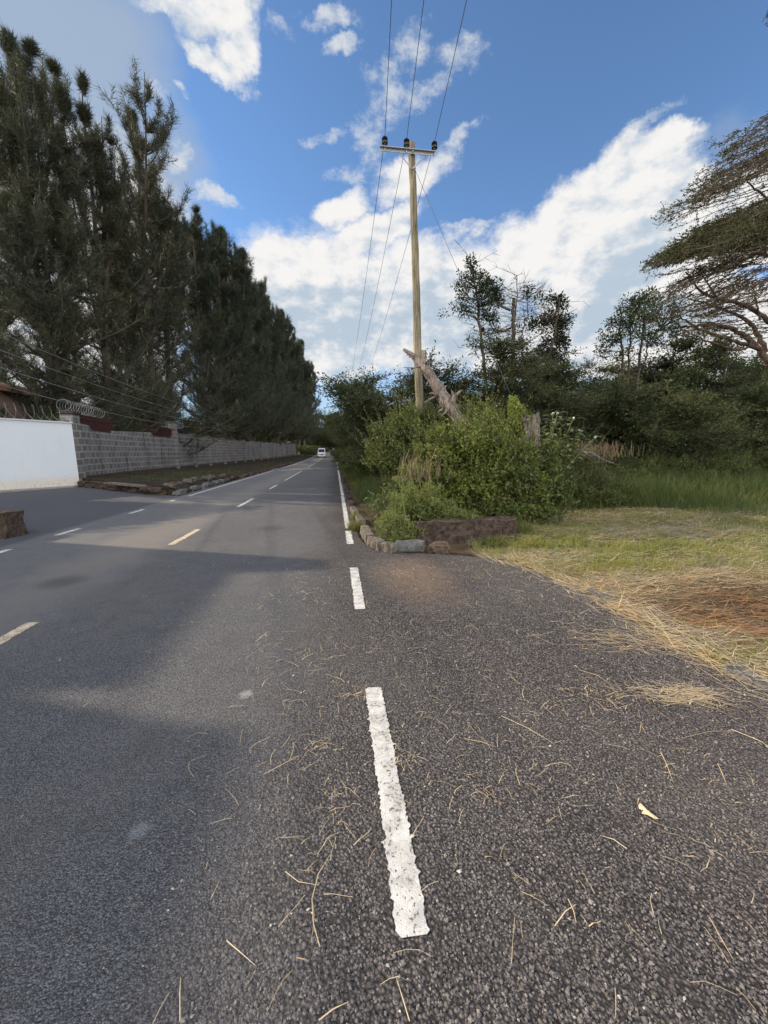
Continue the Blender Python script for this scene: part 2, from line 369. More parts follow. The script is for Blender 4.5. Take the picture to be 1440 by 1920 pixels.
    out(k, bsdf(k, c, 0.82, bump(k, hh, 1.0, 0.016), spec=0.22)); return m
def paint(name, col, wear=0.5):
    m, k = mat(name); p = pos(k)
    n1 = k.noise(p, 28, 6, 0.7); v = k.n('ShaderNodeTexVoronoi', {'Vector': p, 'Scale': 85.0}); n3 = k.noise(p, 5, 3)
    cr = k.n('ShaderNodeTexVoronoi', {'Vector': k.vm('MULTIPLY', p, (1, 1, 0)), 'Scale': 7.0}, feature='DISTANCE_TO_EDGE').outputs['Distance']
    c = k.mix(k.ss(n1, 0.35, 0.65, 0, 0.5), col, tuple(x * 0.72 for x in col))
    c = k.mix(k.ss(n1, 0.64, 0.70, 0, 0.95), c, (0.07, 0.07, 0.075))
    big = k.noise(p, 9, 4, .6); w1 = k.noise(p, 70, 3, .55); w2 = k.noise(p, 190, 2, .5)
    c = k.mix(k.ss(k.m('MULTIPLY_ADD', k.m('SUBTRACT', big, .5), .6, w1), 0.60, 0.64, 0, .95), c, (0.06, 0.06, 0.063))
    c = k.mix(k.ss(k.m('MULTIPLY_ADD', k.m('SUBTRACT', big, .5), .3, w2), 0.66, 0.70, 0, .8), c, (0.10, 0.10, 0.10))
    c = k.mix(k.ss(big, 0.38, 0.66, 0, .6), c, tuple(x * 0.5 for x in col))
    c = k.mix(k.ss(cr, 0.006, 0.001, 0, 0.5), c, (0.12, 0.12, 0.12))
    v3 = k.n('ShaderNodeTexVoronoi', {'Vector': p, 'Scale': 150.0})
    hh = k.m('ADD', k.m('MULTIPLY', v3.outputs['Distance'], -0.5), k.m('MULTIPLY', k.noise(p, 90, 5, .7), .8))
    out(k, bsdf(k, c, 0.75, bump(k, hh, 0.6, 0.004), spec=0.25)); return m
def soil():
    m, k = mat('soil'); p = pos(k); s = k.n('ShaderNodeSeparateXYZ', {0: p})
    n1 = k.noise(p, 1.4, 6, 0.65); n2 = k.noise(p, 22, 5, 0.7); n3 = k.noise(p, 0.25, 4)
    c = k.mix(k.ss(n1, 0.35, 0.65), (0.070, 0.046, 0.030), (0.125, 0.085, 0.055))
    c = k.mix(k.ss(n2, 0.5, 0.7, 0, 0.7), c, (0.050, 0.055, 0.025))
    c = k.mix(k.ss(n3, 0.45, 0.6, 0, 0.6), c, (0.045, 0.06, 0.022))
    # pale cut straw matted into the ground on the right
    strw = k.m('MULTIPLY', k.ss(s.outputs[0], 2.2, 3.0), k.ss(s.outputs[1], 11.0, 8.5))
    c2 = k.mix(k.ss(n2, 0.35, 0.6), (0.075, 0.075, 0.04), (0.24, 0.20, 0.12))
    e3 = k.vm('LENGTH', k.vm('MULTIPLY', k.vm('SUBTRACT', p, (4.6, 3.35, 0)), (0.55, 1.15, 0)))
    c2 = k.mix(k.ss(k.m('MULTIPLY_ADD', k.m('SUBTRACT', n1, .5), .8, e3), 1.15, 0.4), c2, (0.070, 0.046, 0.035))
    c = k.mix(k.m('MULTIPLY', strw, 0.85), c, c2)
    out(k, bsdf(k, c, 0.95, bump(k, k.m('ADD', n2, n1), 0.9, 0.05), spec=0.1)); return m
def blockwall():
    m, k = mat('block_masonry'); tc_ = k.n('ShaderNodeTexCoord').outputs['UV']
    p = pos(k)
    wn = k.vm('MULTIPLY', k.vm('SUBTRACT', k.noise(p, 2.5, 3, 0.6, out='Color'), (0.5, 0.5, 0.5)), (0.05, 0.04, 0))
    v = k.vm('ADD', tc_, wn)
    br = k.n('ShaderNodeTexBrick', {'Vector': v, 'Color1': (0.11, 0.10, 0.095, 1), 'Color2': (0.21, 0.195, 0.18, 1), 'Mortar': (0.29, 0.275, 0.255, 1),
             'Scale': 1.0, 'Mortar Size': 0.052, 'Mortar Smooth': 0.35, 'Bias': 0.1, 'Brick Width': 0.46, 'Row Height': 0.325}, offset=0.5)
    n1 = k.noise(p, 9, 6, 0.7); n2 = k.noise(p, 0.7, 4, 0.6)
    c = k.mix(k.ss(n1, 0.4, 0.7, 0, 0.5), br.outputs[0], (0.12, 0.11, 0.10))
    c = k.mix(k.ss(n2, 0.45, 0.7, 0, 0.4), c, (0.085, 0.076, 0.07))
    # rain streaks running down from the coping
    sv = k.vm('MULTIPLY', tc_, (1.6, 0.12, 1)); st_ = k.noise(sv, 2.0, 5, 0.7)
    c = k.mix(k.ss(st_, 0.56, 0.68, 0, 0.8), c, (0.03, 0.026, 0.024))
    out(k, bsdf(k, c, 0.92, bump(k, k.m('MULTIPLY_ADD', n1, 0.4, k.m('MULTIPLY', br.outputs[1], -0.8)), 0.8, 0.03), spec=0.15)); return m
def whitewall():
    m, k = mat('white_render'); p = pos(k); s = k.n('ShaderNodeSeparateXYZ', {0: p}); z = s.outputs[2]
    n1 = k.noise(p, 1.2, 5, 0.6); n2 = k.noise(p, 14, 6, 0.7); n3 = k.noise(k.vm('MULTIPLY', p, (1, 1, 0.25)), 4, 5, 0.7)
    c = k.mix(k.ss(n1, 0.3, 0.7, 0, 0.25), (0.60, 0.63, 0.66), (0.53, 0.56, 0.59))
    low = k.ss(k.m('MULTIPLY_ADD', k.m('SUBTRACT', n2, 0.5), 0.5, z), 0.62, 0.28)
    c = k.mix(k.m('MULTIPLY', low, 0.85), c, (0.60, 0.55, 0.47))
    c = k.mix(k.m('MULTIPLY', k.ss(z, 0.75, 0.2), k.ss(n2, 0.55, 0.66)), c, (0.22, 0.18, 0.14))
    c = k.mix(k.ss(k.m('MULTIPLY_ADD', k.m('SUBTRACT', n2, 0.5), 0.15, z), 0.10, 0.02, 0, 0.85), c, (0.12, 0.09, 0.07))
    c = k.mix(k.ss(n3, 0.55, 0.72, 0, 0.28), c, (0.52, 0.50, 0.47)); c = k.mix(k.ss(z, 2.7, 2.95, 0, .35), c, (0.4, 0.38, 0.36))
    out(k, bsdf(k, c, 0.85, bump(k, n2, 0.25, 0.01), spec=0.2)); return m
M = dict(
    asphalt=asphalt(), white_paint=paint('white_road_paint', (0.60, 0.585, 0.55)), yellow_paint=paint('cream_road_paint', (0.62, 0.50, 0.36), 0.3),
    soil=soil(), block=blockwall(), whitewall=whitewall(),
    cas=foliage('casuarina_needles', (0.030, 0.038, 0.024), (0.068, 0.078, 0.048), 0.2, 0.35),
    cas2=foliage('dark_needles', (0.022, 0.033, 0.022), (0.052, 0.065, 0.040), 0.16, 0.3),
    thorn=foliage('thorn_tree_leaves', (0.032, 0.052, 0.018), (0.080, 0.105, 0.035), 0.28, 0.4),
    acacia=foliage('acacia_leaves', (0.026, 0.038, 0.012), (0.060, 0.075, 0.024), 0.25, 0.6),
    darkleaf=foliage('dark_broad_leaves', (0.014, 0.026, 0.012), (0.035, 0.050, 0.022), 0.2, 0.6),
    bush=foliage('bright_shrub_leaves', (0.065, 0.115, 0.020), (0.225, 0.275, 0.060), 0.36, 2.6, 0.5, 0.35),
    bush2=foliage('deep_shrub_leaves', (0.055, 0.090, 0.022), (0.12, 0.155, 0.045), 0.30, 1.4, 0.5, 0.3),
    weed=foliage('weed_leaves', (0.12, 0.165, 0.05), (0.27, 0.31, 0.11), 0.35, 2.0),
    greyleaf=foliage('grey_green_leaves', (0.10, 0.14, 0.075), (0.18, 0.22, 0.13), 0.3, 2.0),
    grass=foliage('green_grass', (0.11, 0.145, 0.035), (0.25, 0.26, 0.085), 0.4, 1.2),
    tallgrass=foliage('tall_green_grass', (0.050, 0.080, 0.024), (0.125, 0.155, 0.055), 0.4, 0.8),
    straw=foliage('dry_straw', (0.28, 0.225, 0.14), (0.68, 0.59, 0.43), 0.15, 2.0),
    redstraw=foliage('red_brown_straw', (0.14, 0.075, 0.040), (0.50, 0.34, 0.19), 0.15, 2.0),
    drystem=foliage('dry_seed_stems', (0.10, 0.08, 0.055), (0.20, 0.155, 0.11), 0.2, 1.5),
    bark=bark('dark_bark', (0.055, 0.042, 0.032), (0.11, 0.088, 0.07)), acbark=bark('reddish_bark', (0.055, 0.040, 0.032), (0.12, 0.085, 0.064)),
    dead=bark('weathered_dead_wood', (0.075, 0.060, 0.052), (0.31, 0.26, 0.225), 20, 0.2, 1.0, 0.05),
    pole=bark('pole_timber', (0.075, 0.062, 0.042), (0.31, 0.27, 0.185), 22, 0.05, 0.6, 0.012),
    steel=plain('galvanised_steel', (0.42, 0.43, 0.45), 0.6, 0.0), insul=plain('black_porcelain', (0.012, 0.011, 0.012), 0.25),
    wire=plain('dull_wire', (0.05, 0.05, 0.055), 0.6, 0.3), palewire=plain('pale_wire', (0.33, 0.33, 0.33), 0.5, 0.4),
    rust=plain('rusty_red_steel', (0.065, 0.024, 0.020), 0.8, 0.2), concrete=stone('grey_concrete', (0.20, 0.195, 0.185), (0.34, 0.32, 0.29), 4),
    kerb=stone('kerb_concrete', (0.11, 0.10, 0.085), (0.235, 0.205, 0.165), 9), rubble=stone('dark_rubble_stone', (0.040, 0.029, 0.025), (0.125, 0.09, 0.072), 11, 1.0, (0.05, 0.055, 0.028)),
    brownstone=stone('brown_stone', (0.075, 0.055, 0.042), (0.17, 0.125, 0.09), 7), greystone=stone('grey_stone', (0.085, 0.085, 0.083), (0.19, 0.19, 0.185), 9),
    carwhite=plain('white_car_paint', (0.75, 0.75, 0.76), 0.25, 0, 0.6, 0.05), glass=plain('dark_glass', (0.02, 0.022, 0.025), 0.08, 0, 0.8, 0.1),
    rubber=plain('tyre_rubber', (0.02, 0.02, 0.02), 0.9), lamp=plain('lamp_lens', (0.6, 0.6, 0.58), 0.1, 0, 0.8), black=plain('black_plastic', (0.02, 0.02, 0.022), 0.6),
    tan=plain('tan_render', (0.20, 0.135, 0.105), 0.9), orange=plain('ochre_fascia', (0.20, 0.10, 0.05), 0.8), tile=plain('clay_tile', (0.14, 0.08, 0.06), 0.9), white=plain('white_fluff', (0.7, 0.68, 0.62), 0.9),
    gravel=None)
def gravelmat():
    m, k = mat('stone_chips'); r = k.n('ShaderNodeNewGeometry').outputs['Random Per Island']
    c = k.ramp(r, [(0.0, (0.058, 0.053, 0.053)), (0.45, (0.120, 0.110, 0.108)), (0.85, (0.19, 0.172, 0.163)), (0.985, (0.26, 0.23, 0.20)), (1.0, (0.5, 0.45, 0.38))])
    out(k, bsdf(k, c, 0.8, spec=0.25)); return m
M['gravel'] = gravelmat()
print('materials done')

# ------------------------------------------------------------------ terrain and road
def zr(Y): return np.where(np.asarray(Y, float) > 45, 0.00015 * (np.asarray(Y, float) - 45) ** 2, 0.0) * np.where(np.asarray(Y, float) > 200, 0, 1) + np.where(np.asarray(Y, float) > 200, 3.6, 0)
def hump(Y): Y = np.asarray(Y, float); return 0.09 * np.clip(1 - ((Y - 38.5) / 2.2) ** 2, 0, 1)
PIT = (4.6, 3.3)
def ground_z(X, Y):
    X = np.asarray(X, float); Y = np.asarray(Y, float)
    z = zr(Y) - 0.03
    right = np.clip((X - 2.75) / 0.5, 0, 1) * np.clip((Y + 2) / 3, 0, 1)
    z = z + right * (0.05 + 0.10 * (fbm(X * 0.8, Y * 0.8) - 0.45))
    d = ((X - PIT[0]) / 1.5) ** 2 + ((Y - PIT[1]) / 0.62) ** 2
    z = z - 0.20 * np.exp(-d * 1.3) * right
    rear = np.clip((Y - 7.3) / 1.5, 0, 1) * np.clip((X - 0.75) / 0.8, 0, 1)
    z = z + rear * 0.10
    return z
def grid(xs, ys, zf):
    xs = np.asarray(xs); ys = np.asarray(ys); XX, YY = np.meshgrid(xs, ys)
    V = np.stack([XX, YY, zf(XX, YY)], -1).reshape(-1, 3); nx = len(xs)
    i = np.arange(len(ys) - 1)[:, None] * nx + np.arange(nx - 1)[None]
    return G().add(V, np.stack([i, i + 1, i + nx + 1, i + nx], -1).reshape(-1, 4))
xs = np.unique(np.concatenate([np.linspace(-900, -40, 14), np.arange(-40, 2.4, 1.0), np.arange(2.4, 13, 0.09), np.arange(13, 40, 1.2), np.linspace(40, 900, 14)]))
ys = np.unique(np.concatenate([np.linspace(-300, -6, 8), np.arange(-6, 1.2, 0.6), np.arange(1.2, 12, 0.09), np.arange(12, 60, 1.5), np.arange(60, 200, 5), np.linspace(200, 1500, 14)]))
tag(build('ground', grid(xs, ys, ground_z), M['soil'], smooth=True), kind='structure')

road_ys = np.unique(np.concatenate([np.arange(-30, 34, 1.0), np.arange(34, 44, 0.3), np.arange(44, 200, 2.5)]))
road = build('road', grid(np.linspace(-5.75, 0.42, 14), road_ys, lambda x, y: zr(y) + hump(y)), M['asphalt'], smooth=True)
tag(road, kind='structure')
# lay-by on the right: outline follows the buried kerb
lay = [(0.42, -30), (2.9, -30), (2.86, 0.5), (2.84, 2.1), (2.80, 2.75), (2.80, 3.6), (2.80, 4.3), (2.66, 5.0), (2.42, 5.55), (1.9, 5.85), (1.1, 6.1), (0.62, 6.3), (0.50, 6.9), (0.42, 7.4)]
Yl = [p[1] for p in lay[1:]]; Xl = [p[0] for p in lay[1:]]
ly = np.unique(np.concatenate([np.linspace(-30, 0, 6), np.arange(0, 7.4, 0.12)]))
g_ = G(); V = []
for y in ly:
    xr = float(np.interp(y, Yl, Xl)) + 0.05 * (float(fbm(y * 3, 1.7)) - .45) * 2
    for q in range(9): V.append((0.42 + (max(xr, 0.43) - 0.42) * q / 8, y, 0.0))
i = np.arange(len(ly) - 1)[:, None] * 9 + np.arange(8)[None]
g_.add(V, np.stack([i, i + 1, i + 10, i + 9], -1).reshape(-1, 4))
tag(build('lay_by', g_, M['asphalt']), kind='structure')
# side road opening on the left and a concrete apron under the white wall
WC = np.array((-12.08, 20.31)); wu = nrm(np.array((-1.58, -2.39)))           # corner of the white wall, direction towards the left
g_ = G(); P_ = [(-5.75, 5.0), (-5.75, 15.4), (-6.6, 15.9), (-12.3, 20.9), tuple(WC + wu * 12 + np.array((-1, 1))), (-60, 8), (-60, -2), (-9, 5.0)]
g_.add([(x, y, -0.006) for x, y in P_], [list(range(len(P_)))[::-1]])
tag(build('side_road', g_, M['asphalt']), kind='structure')
g_ = G(); nw = np.array((-wu[1], wu[0]));
if nw[0] < 0: nw = -nw                                                       # towards the road
for a, b, w_ in ((0.3, 9, 0.85),):
    A = WC + wu * a; B = WC + wu * b
    g_.add([(*(A), 0.03), (*(A + nw * w_ * .4), 0.0), (*(B + nw * w_), 0.0), (*(B), 0.03)], [[0, 1, 2, 3]])
tag(build('pavement', g_, M['concrete']), kind='structure')

def stripe(x0, x1, y0, y1, m, rng, name, jag=0.003, z=0.004):
    n = max(6, int((y1 - y0) / 0.011)) if y0 < 12 else max(6, int((y1 - y0) / 0.4))
    ys_ = np.linspace(y0, y1, n); j = rng.normal(size=(n, 2)) * jag + .012 * (rng.random((n, 2)) < .05) * rng.normal(size=(n, 2)) + (np.convolve(rng.normal(size=n + 8), np.ones(5) / 5, 'same')[4:4 + n] * jag * 1.5)[:, None] + np.stack([fbm(ys_ * 14, x0 * 9 + 0 * ys_) - .45, fbm(ys_ * 17, x1 * 30 + 0 * ys_) - .45], 1) * .016
    L = np.stack([x0 + j[:, 0], ys_, zr(ys_) + hump(ys_) + z], 1); R = np.stack([x1 + j[:, 1], ys_, zr(ys_) + hump(ys_) + z], 1)
    L[0, 0] += .015; R[0, 0] -= .012; L[-1, 0] += .012; R[-1, 0] -= .015
    V = np.stack([L, R], 1).reshape(-1, 3); i = np.arange(n - 1)[:, None] * 2
    o = build(name, G().add(V, np.concatenate([i + [[0, 1, 3, 2]]])), m, road); return o
rng = np.random.default_rng(5)
for y0, y1 in ((-1.6, -0.3), (1.07, 2.49), (3.87, 5.36)): stripe(0.175, 0.285, y0, y1, M['white_paint'], rng, 'edge_line')
stripe(0.18, 0.295, 6.82, 8.0, M['white_paint'], rng, 'edge_line', 0.006); stripe(0.19, 0.30, 8.25, 14.5, M['white_paint'], rng, 'edge_line', 0.006)
stripe(0.20, 0.31, 14.7, 36, M['white_paint'], rng, 'edge_line', 0.006); stripe(0.22, 0.33, 41, 120, M['white_paint'], rng, 'edge_line')
for y0, y1 in ((2.3, 3.93), (7.13, 8.53), (11.96, 14.13), (17.79, 20.11), (23.12, 34.6), (42, 60), (64, 90)):
    stripe(-2.93, -2.82, y0, y1, M['yellow_paint'] if y0 < 10 else M['white_paint'], rng, 'centre_line')
for y0, y1 in ((5.5, 7.12), (8.25, 8.95), (11.03, 11.82), (13.67, 13.98), (15.3, 36), (41, 110)): stripe(-5.46, -5.35, y0, y1, M['white_paint'], rng, 'edge_line')
for k_, (ya, yb) in enumerate(((36.0, 37.3), (37.6, 38.6), (39.0, 40.2))):     # slanted bars on the speed hump
    g_ = G(); xa = [-5.2, -4.2, -2.6][k_]; xb = [-2.2, -1.4, -0.2][k_]; n = 14; V = []
    for q in range(n):
        t = q / (n - 1); x = xa + (xb - xa) * t
        for dy in (0, 0.32):
            y = ya + (yb - ya) * t + dy; V.append((x, y, float(zr(y) + hump(y)) + .006))
    i = np.arange(n - 1)[:, None] * 2; g_.add(V, i + [[0, 2, 3, 1]]); build('hump_marking', g_, M['white_paint'], road)

# raised soil verge between the road and the block wall
WALLP = [(-12.2, 20.35), (-12.75, 26), (-13.0, 34.7), (-13.0, 60), (-11.6, 85), (-10.4, 108)]
def wallx(y): return np.interp(y, [p[1] for p in WALLP], [p[0] for p in WALLP])
g_ = G(); V = []; vy = np.concatenate([np.arange(0, 12, .35), np.arange(12, 95, 1.6)]); nu_ = 26
for a in vy:
    for q in range(nu_):
        u = q / (nu_ - 1); y0 = 15.7 + 5.0 * u; y = y0 + a
        xin = -5.95 - 0.12 * float(fbm(y * .9, 3.3)); xo = float(wallx(y)); x = xin + (xo - xin) * u
        hgt = (0.20 * math.exp(-a / 14) + 0.08) * min(1, u * 9 + .15) + 0.12 * (float(fbm(x * 1.3, y * 1.3)) - .45) + 0.10 * u
        V.append((x, y, float(zr(y)) + (hgt if a > 0 else hgt)))
i = np.arange(len(vy) - 1)[:, None] * nu_ + np.arange(nu_ - 1)[None]
g_.add(V, np.stack([i, i + nu_, i + nu_ + 1, i + 1], -1).reshape(-1, 4))
# skirt down to the ground at the front and along the kerb
fr = [V[q] for q in range(nu_)]; g_.add(fr + [(a, b - .05, -0.05) for a, b, c in fr], [[q, q + 1, nu_ + q + 1, nu_ + q] for q in range(nu_ - 1)])
sd_ = [V[q * nu_] for q in range(len(vy))]; g_.add(sd_ + [(a + .04, b, float(zr(b)) - 0.05) for a, b, c in sd_], [[q, len(sd_) + q, len(sd_) + q + 1, q + 1] for q in range(len(sd_) - 1)])
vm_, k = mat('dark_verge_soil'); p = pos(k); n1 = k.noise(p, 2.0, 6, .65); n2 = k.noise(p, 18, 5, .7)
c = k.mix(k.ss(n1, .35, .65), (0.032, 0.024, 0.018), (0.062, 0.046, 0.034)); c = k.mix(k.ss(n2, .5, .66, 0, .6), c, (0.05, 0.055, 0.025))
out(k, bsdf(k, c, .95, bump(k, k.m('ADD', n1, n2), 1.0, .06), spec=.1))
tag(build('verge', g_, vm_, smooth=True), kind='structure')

# ------------------------------------------------------------------ walls
def wall_mesh(P, tops, thick, uvo=0.0):
    """vertical wall along polyline P (front face to the road) with a varying top; front face first"""
    return P, tops, thick
def make_uv(o):
    me = o.data; uv = me.uv_layers.new(name='UVMap'); co = np.zeros(len(me.vertices) * 3, np.float32); me.vertices.foreach_get('co', co); co = co.reshape(-1, 3)
    li = np.zeros(len(me.loops), np.int32); me.loops.foreach_get('vertex_index', li)
    # distance along the wall ~ Y mostly; across short faces X
    q = np.stack([co[li, 1] * 1.0 + co[li, 0] * 0.35, co[li, 2]], 1).astype(np.float32); uv.data.foreach_set('uv', q.ravel())
wall = thing('block_wall', 'long grey stone block boundary wall with pilasters along the left verge', 'wall', (-12.2, 20.35, 0))
def wl(x, y, z): return (x + 12.2, y - 20.35, z)
BZ = lambda y: float(zr(y)) + 0.12
segs = [20.35, 22.1, 22.45, 24.7, 25.0, 26.1, 30.2, 30.6, 34.3, 34.7]; top = [3.05, 2.95, 2.70, 2.66, 2.82, 2.86, 2.98, 2.74, 2.74, 3.0]
g_ = G()
def wall_run(g_, ys_, tops_, x_off=0.0, th=0.22):
    V = []; n = len(ys_)
    for y, t in zip(ys_, tops_):
        x = float(wallx(y)) + x_off
        V += [wl(x, y, -0.1), wl(x, y, t), wl(x - th, y, t), wl(x - th, y, -0.1)]
    Q = []
    for q in range(n - 1):
        a = 4 * q; b = a + 4
        Q += [[a, a + 1, b + 1, b], [a + 1, a + 2, b + 2, b + 1], [a + 2, a + 3, b + 3, b + 2]]
    Q += [[0, 3, 2, 1], [4 * n - 4, 4 * n - 3, 4 * n - 2, 4 * n - 1]]
    g_.add(V, Q)
wall_run(g_, segs, top)
o = build('panel', g_, M['block'], wall); make_uv(o)
ply = [34.7, 39.0, 43.4, 49.0, 54.0, 59.5, 64.5, 69.5, 74.5, 79.0, 83, 87, 91, 95, 99, 103, 107.5]
for a, b in zip(ply[:-1], ply[1:]):
    g_ = G(); wall_run(g_, [a + .02, b - .02], [BZ(a) + 3.05, BZ(b) + 3.05]); o = build('panel', g_, M['block'], wall); make_uv(o)
for q, y in enumerate([20.6] + ply):
    g_ = G(); hh = 3.35 if q == 0 else (3.9 if q == 1 else 3.3) + float(zr(y)); x = float(wallx(y)) + .08
    wdt = .5 if q == 0 else .38
    box(g_, wl(x - .16, y, hh / 2 - .05), (.56, wdt, hh + .1)); o = build('pilaster', g_, M['block'], wall); make_uv(o)
    g2 = G(); box(g2, wl(x - .16, y, hh + .07), (.68, wdt + .12, .10)); build('cap', g2, M['rubble'], wall)
# plinth course
g_ = G()
pp = [20.9, 26, 30, 34.5, 45, 60, 85, 107]
V = []; [V.extend([wl(float(wallx(y)) + .06, y, -.1), wl(float(wallx(y)) + .06, y, .42 + float(zr(y))), wl(float(wallx(y)) - .02, y, .46 + float(zr(y)))]) for y in pp]
g_.add(V, [[3 * q, 3 * q + 1, 3 * q + 4, 3 * q + 3] for q in range(len(pp) - 1)] + [[3 * q + 1, 3 * q + 2, 3 * q + 5, 3 * q + 4] for q in range(len(pp) - 1)])
build('plinth', g_, M['rubble'], wall)
# rusty steel railing set in the dips of the wall top
def railing(y0, y1, zb0, zb1, zt):
    g_ = G(); x = -.10
    for z_ in (zt, zt - .18, None):
        pts = [wl(float(wallx(y)) + x, y, (z_ if z_ else np.interp(y, (y0, y0 + .4, y1 - .4, y1), (zb0, zb1, zb1, zb0))) ) for y in np.linspace(y0, y1, 12)]
        tube(g_, pts, .028, 4)
    for y in np.arange(y0 + .05, y1, .11):
        zb = np.interp(y, (y0, y0 + .4, y1 - .4, y1), (zb0, zb1, zb1, zb0)); X = float(wallx(y)) + x
        tube(g_, [wl(X, y, zb), wl(X, y, zt + .05 * sin(y * 9))], .016, 4)
    # solid backing sheet, as on the photographed panels
    n = 10; yy = np.linspace(y0, y1, n); V = []
    for y in yy:
        zb = float(np.interp(y, (y0, y0 + .4, y1 - .4, y1), (zb0, zb1, zb1, zb0))); X = float(wallx(y)) + x - .03
        V += [wl(X, y, zb), wl(X, y, zt - .05)]
    g_.add(V, [[2 * q, 2 * q + 1, 2 * q + 3, 2 * q + 2] for q in range(n - 1)])
    build('railing', g_, M['rust'], wall)
railing(20.95, 25.1, 2.98, 2.70, 3.42); railing(30.0, 34.4, 3.0, 2.78, 3.45)
def coil(A, B, r, pitch, wire=0.007, squash=1.0, ph=0.0):
    A = np.array(A, float); B = np.array(B, float); L = np.linalg.norm(B - A); n = int(L / pitch * 18) + 2; t = np.linspace(0, 1, n)
    d = nrm(B - A); sdv = nrm(np.cross(d, (0, 0, 1))); a = t * L / pitch * 2 * pi + ph
    return (A + t[:, None] * (B - A) + (np.cos(a) * r)[:, None] * sdv * squash + (np.sin(a) * r)[:, None] * np.array((0, 0, 1.0)) +
            (np.sin(a * 1.0) * 0.25 * r)[:, None] * d)
g_ = G()
tube(g_, coil(wl(-12.35, 20.2, 3.75), wl(-12.7, 23.8, 3.70), .26, .24), .006, 3); tube(g_, coil(wl(-13.0, 32.4, 3.75), wl(-13.05, 36.5, 3.85), .25, .28), .009, 3)
build('razor_wire', g_, M['palewire'], wall)
# white rendered wall
ww = thing('white_wall', 'smooth white rendered boundary wall with stained foot at left edge', 'wall', (WC[0], WC[1], 0))
g_ = G(); L_ = 12.0; n_in = -nw
def wp(s, d, z): q = wu * s + nw * d; return (q[0], q[1], z)
g_.add([wp(0, .10, -.05), wp(L_, .10, -.05), wp(L_, 0, 2.92), wp(0, 0, 2.92), wp(0, -.28, -.05), wp(L_, -.28, -.05), wp(L_, -.28, 2.92), wp(0, -.28, 2.92)],
       [[0, 1, 2, 3], [5, 4, 7, 6], [4, 0, 3, 7], [1, 5, 6, 2], [3, 2, 6, 7]])
build('rendered_face', g_, M['whitewall'], ww)
g_ = G(); g_.add([wp(-.03, .035, 2.925), wp(L_, .035, 2.925), wp(L_, .035, 2.985), wp(-.03, .035, 2.985), wp(-.03, -.33, 2.925), wp(L_, -.33, 2.925), wp(L_, -.33, 2.985), wp(-.03, -.33, 2.985)],
       [[0, 1, 2, 3], [5, 4, 7, 6], [4, 0, 3, 7], [1, 5, 6, 2], [3, 2, 6, 7], [0, 4, 5, 1]])
build('coping', g_, M['whitewall'], ww)
g_ = G(); tube(g_, coil(wp(.2, -.14, 3.30), wp(7.5, -.14, 3.28), .33, .62), .006, 3); tube(g_, coil(wp(.2, -.14, 3.30), wp(7.5, -.14, 3.30), .33, .62, ph=pi), .005, 3)
build('razor_wire', g_, M['palewire'], ww)

# house behind the white wall
hp = at(56, 745, 24.5); hs = thing('house', 'tan house with ochre eaves half hidden behind the white wall', 'house', (hp[0] - 5.0, 24.5, 0))
g_ = G(); box(g_, (-2.5, 1.9, 2.5), (10.4, 3, 5.0)); build('wall', g_, M['tan'], hs)
g_ = G(); box(g_, (-2.5, 1.9, 5.17), (11.4, 4.0, .30)); build('fascia', g_, M['orange'], hs)
g_ = G(); g_.add([(-8.2, -.1, 5.33), (3.2, -.1, 5.33), (3.2, 3.9, 5.33), (-8.2, 3.9, 5.33), (-6, 1.9, 6.1), (1, 1.9, 6.1)], [[0, 1, 5, 4], [2, 3, 4, 5]], [[1, 2, 5], [3, 0, 4]]); build('roof', g_, M['tile'], hs)
for xo in (-5.5, -1.2):
    g_ = G(); box(g_, (xo, .38, 3.7), (1.4, .06, 1.3)); f = build('window', g_, M['white'], hs)
    g_ = G(); box(g_, (xo, .34, 3.7), (1.2, .05, 1.1)); build('pane', g_, M['glass'], f)

# low retaining stones at the end of the verge, kerb stones
rng = np.random.default_rng(11)
g_ = G()
for q in range(9):
    t = q / 8.0; a = np.array((-6.7, 16.0)) * (1 - t) + np.array((-11.6, 20.15)) * t
    for lay_ in range(2): rock(g_, (a[0] + rng.normal() * .05, a[1] - .18 + rng.normal() * .05, .06 + .14 * lay_), (.66, .30, .18), rng, atan2(4.15, -4.9) + rng.normal() * .05, jit=.10)
rb = build('low_wall', g_, M['rubble']); tag(rb, 'low rough brown stone edging at the near end of the left verge', 'wall')
g_ = G()
A = np.array((-7.6, 16.5, .30)); B = np.array((-9.6, 18.2, .30))
box(g_, tuple((A + B) / 2), (2.9, .34, .07), atan2(B[1] - A[1], B[0] - A[0])); build('coping', g_, M['kerb'], rb)
kproto = None
for q in range(46):
    y = 15.9 + q * 0.98 + rng.uniform(-.12, .12)
    if q < 30 and rng.random() < .18: continue
    hgt = rng.uniform(.08, .20)
    if kproto is None or q % 6 == 1:
        g_ = G(); rock(g_, (0, 0, 0), (.28, .80, .24), rng, nu=12, jit=.10, square=.3); kp = build('kerb_stone', g_, M['rubble'] if q % 3 else M['greystone'], smooth=False); kproto = kp
        kp.location = (-5.9, y, float(zr(y)) + hgt / 2); kp.rotation_euler = (rng.normal() * .05, rng.normal() * .12, rng.normal() * .08)
        tag(kp, 'broken concrete kerb stone along the left verge', 'kerb stone', 'kerb stones along the left verge')
    else:
        c_ = kproto.copy(); COL.objects.link(c_); c_.location = (-5.9 - rng.uniform(0, .12), y, float(zr(y)) + hgt / 2 - .02); c_.rotation_euler = (rng.normal() * .07, rng.normal() * .18, rng.normal() * .12)
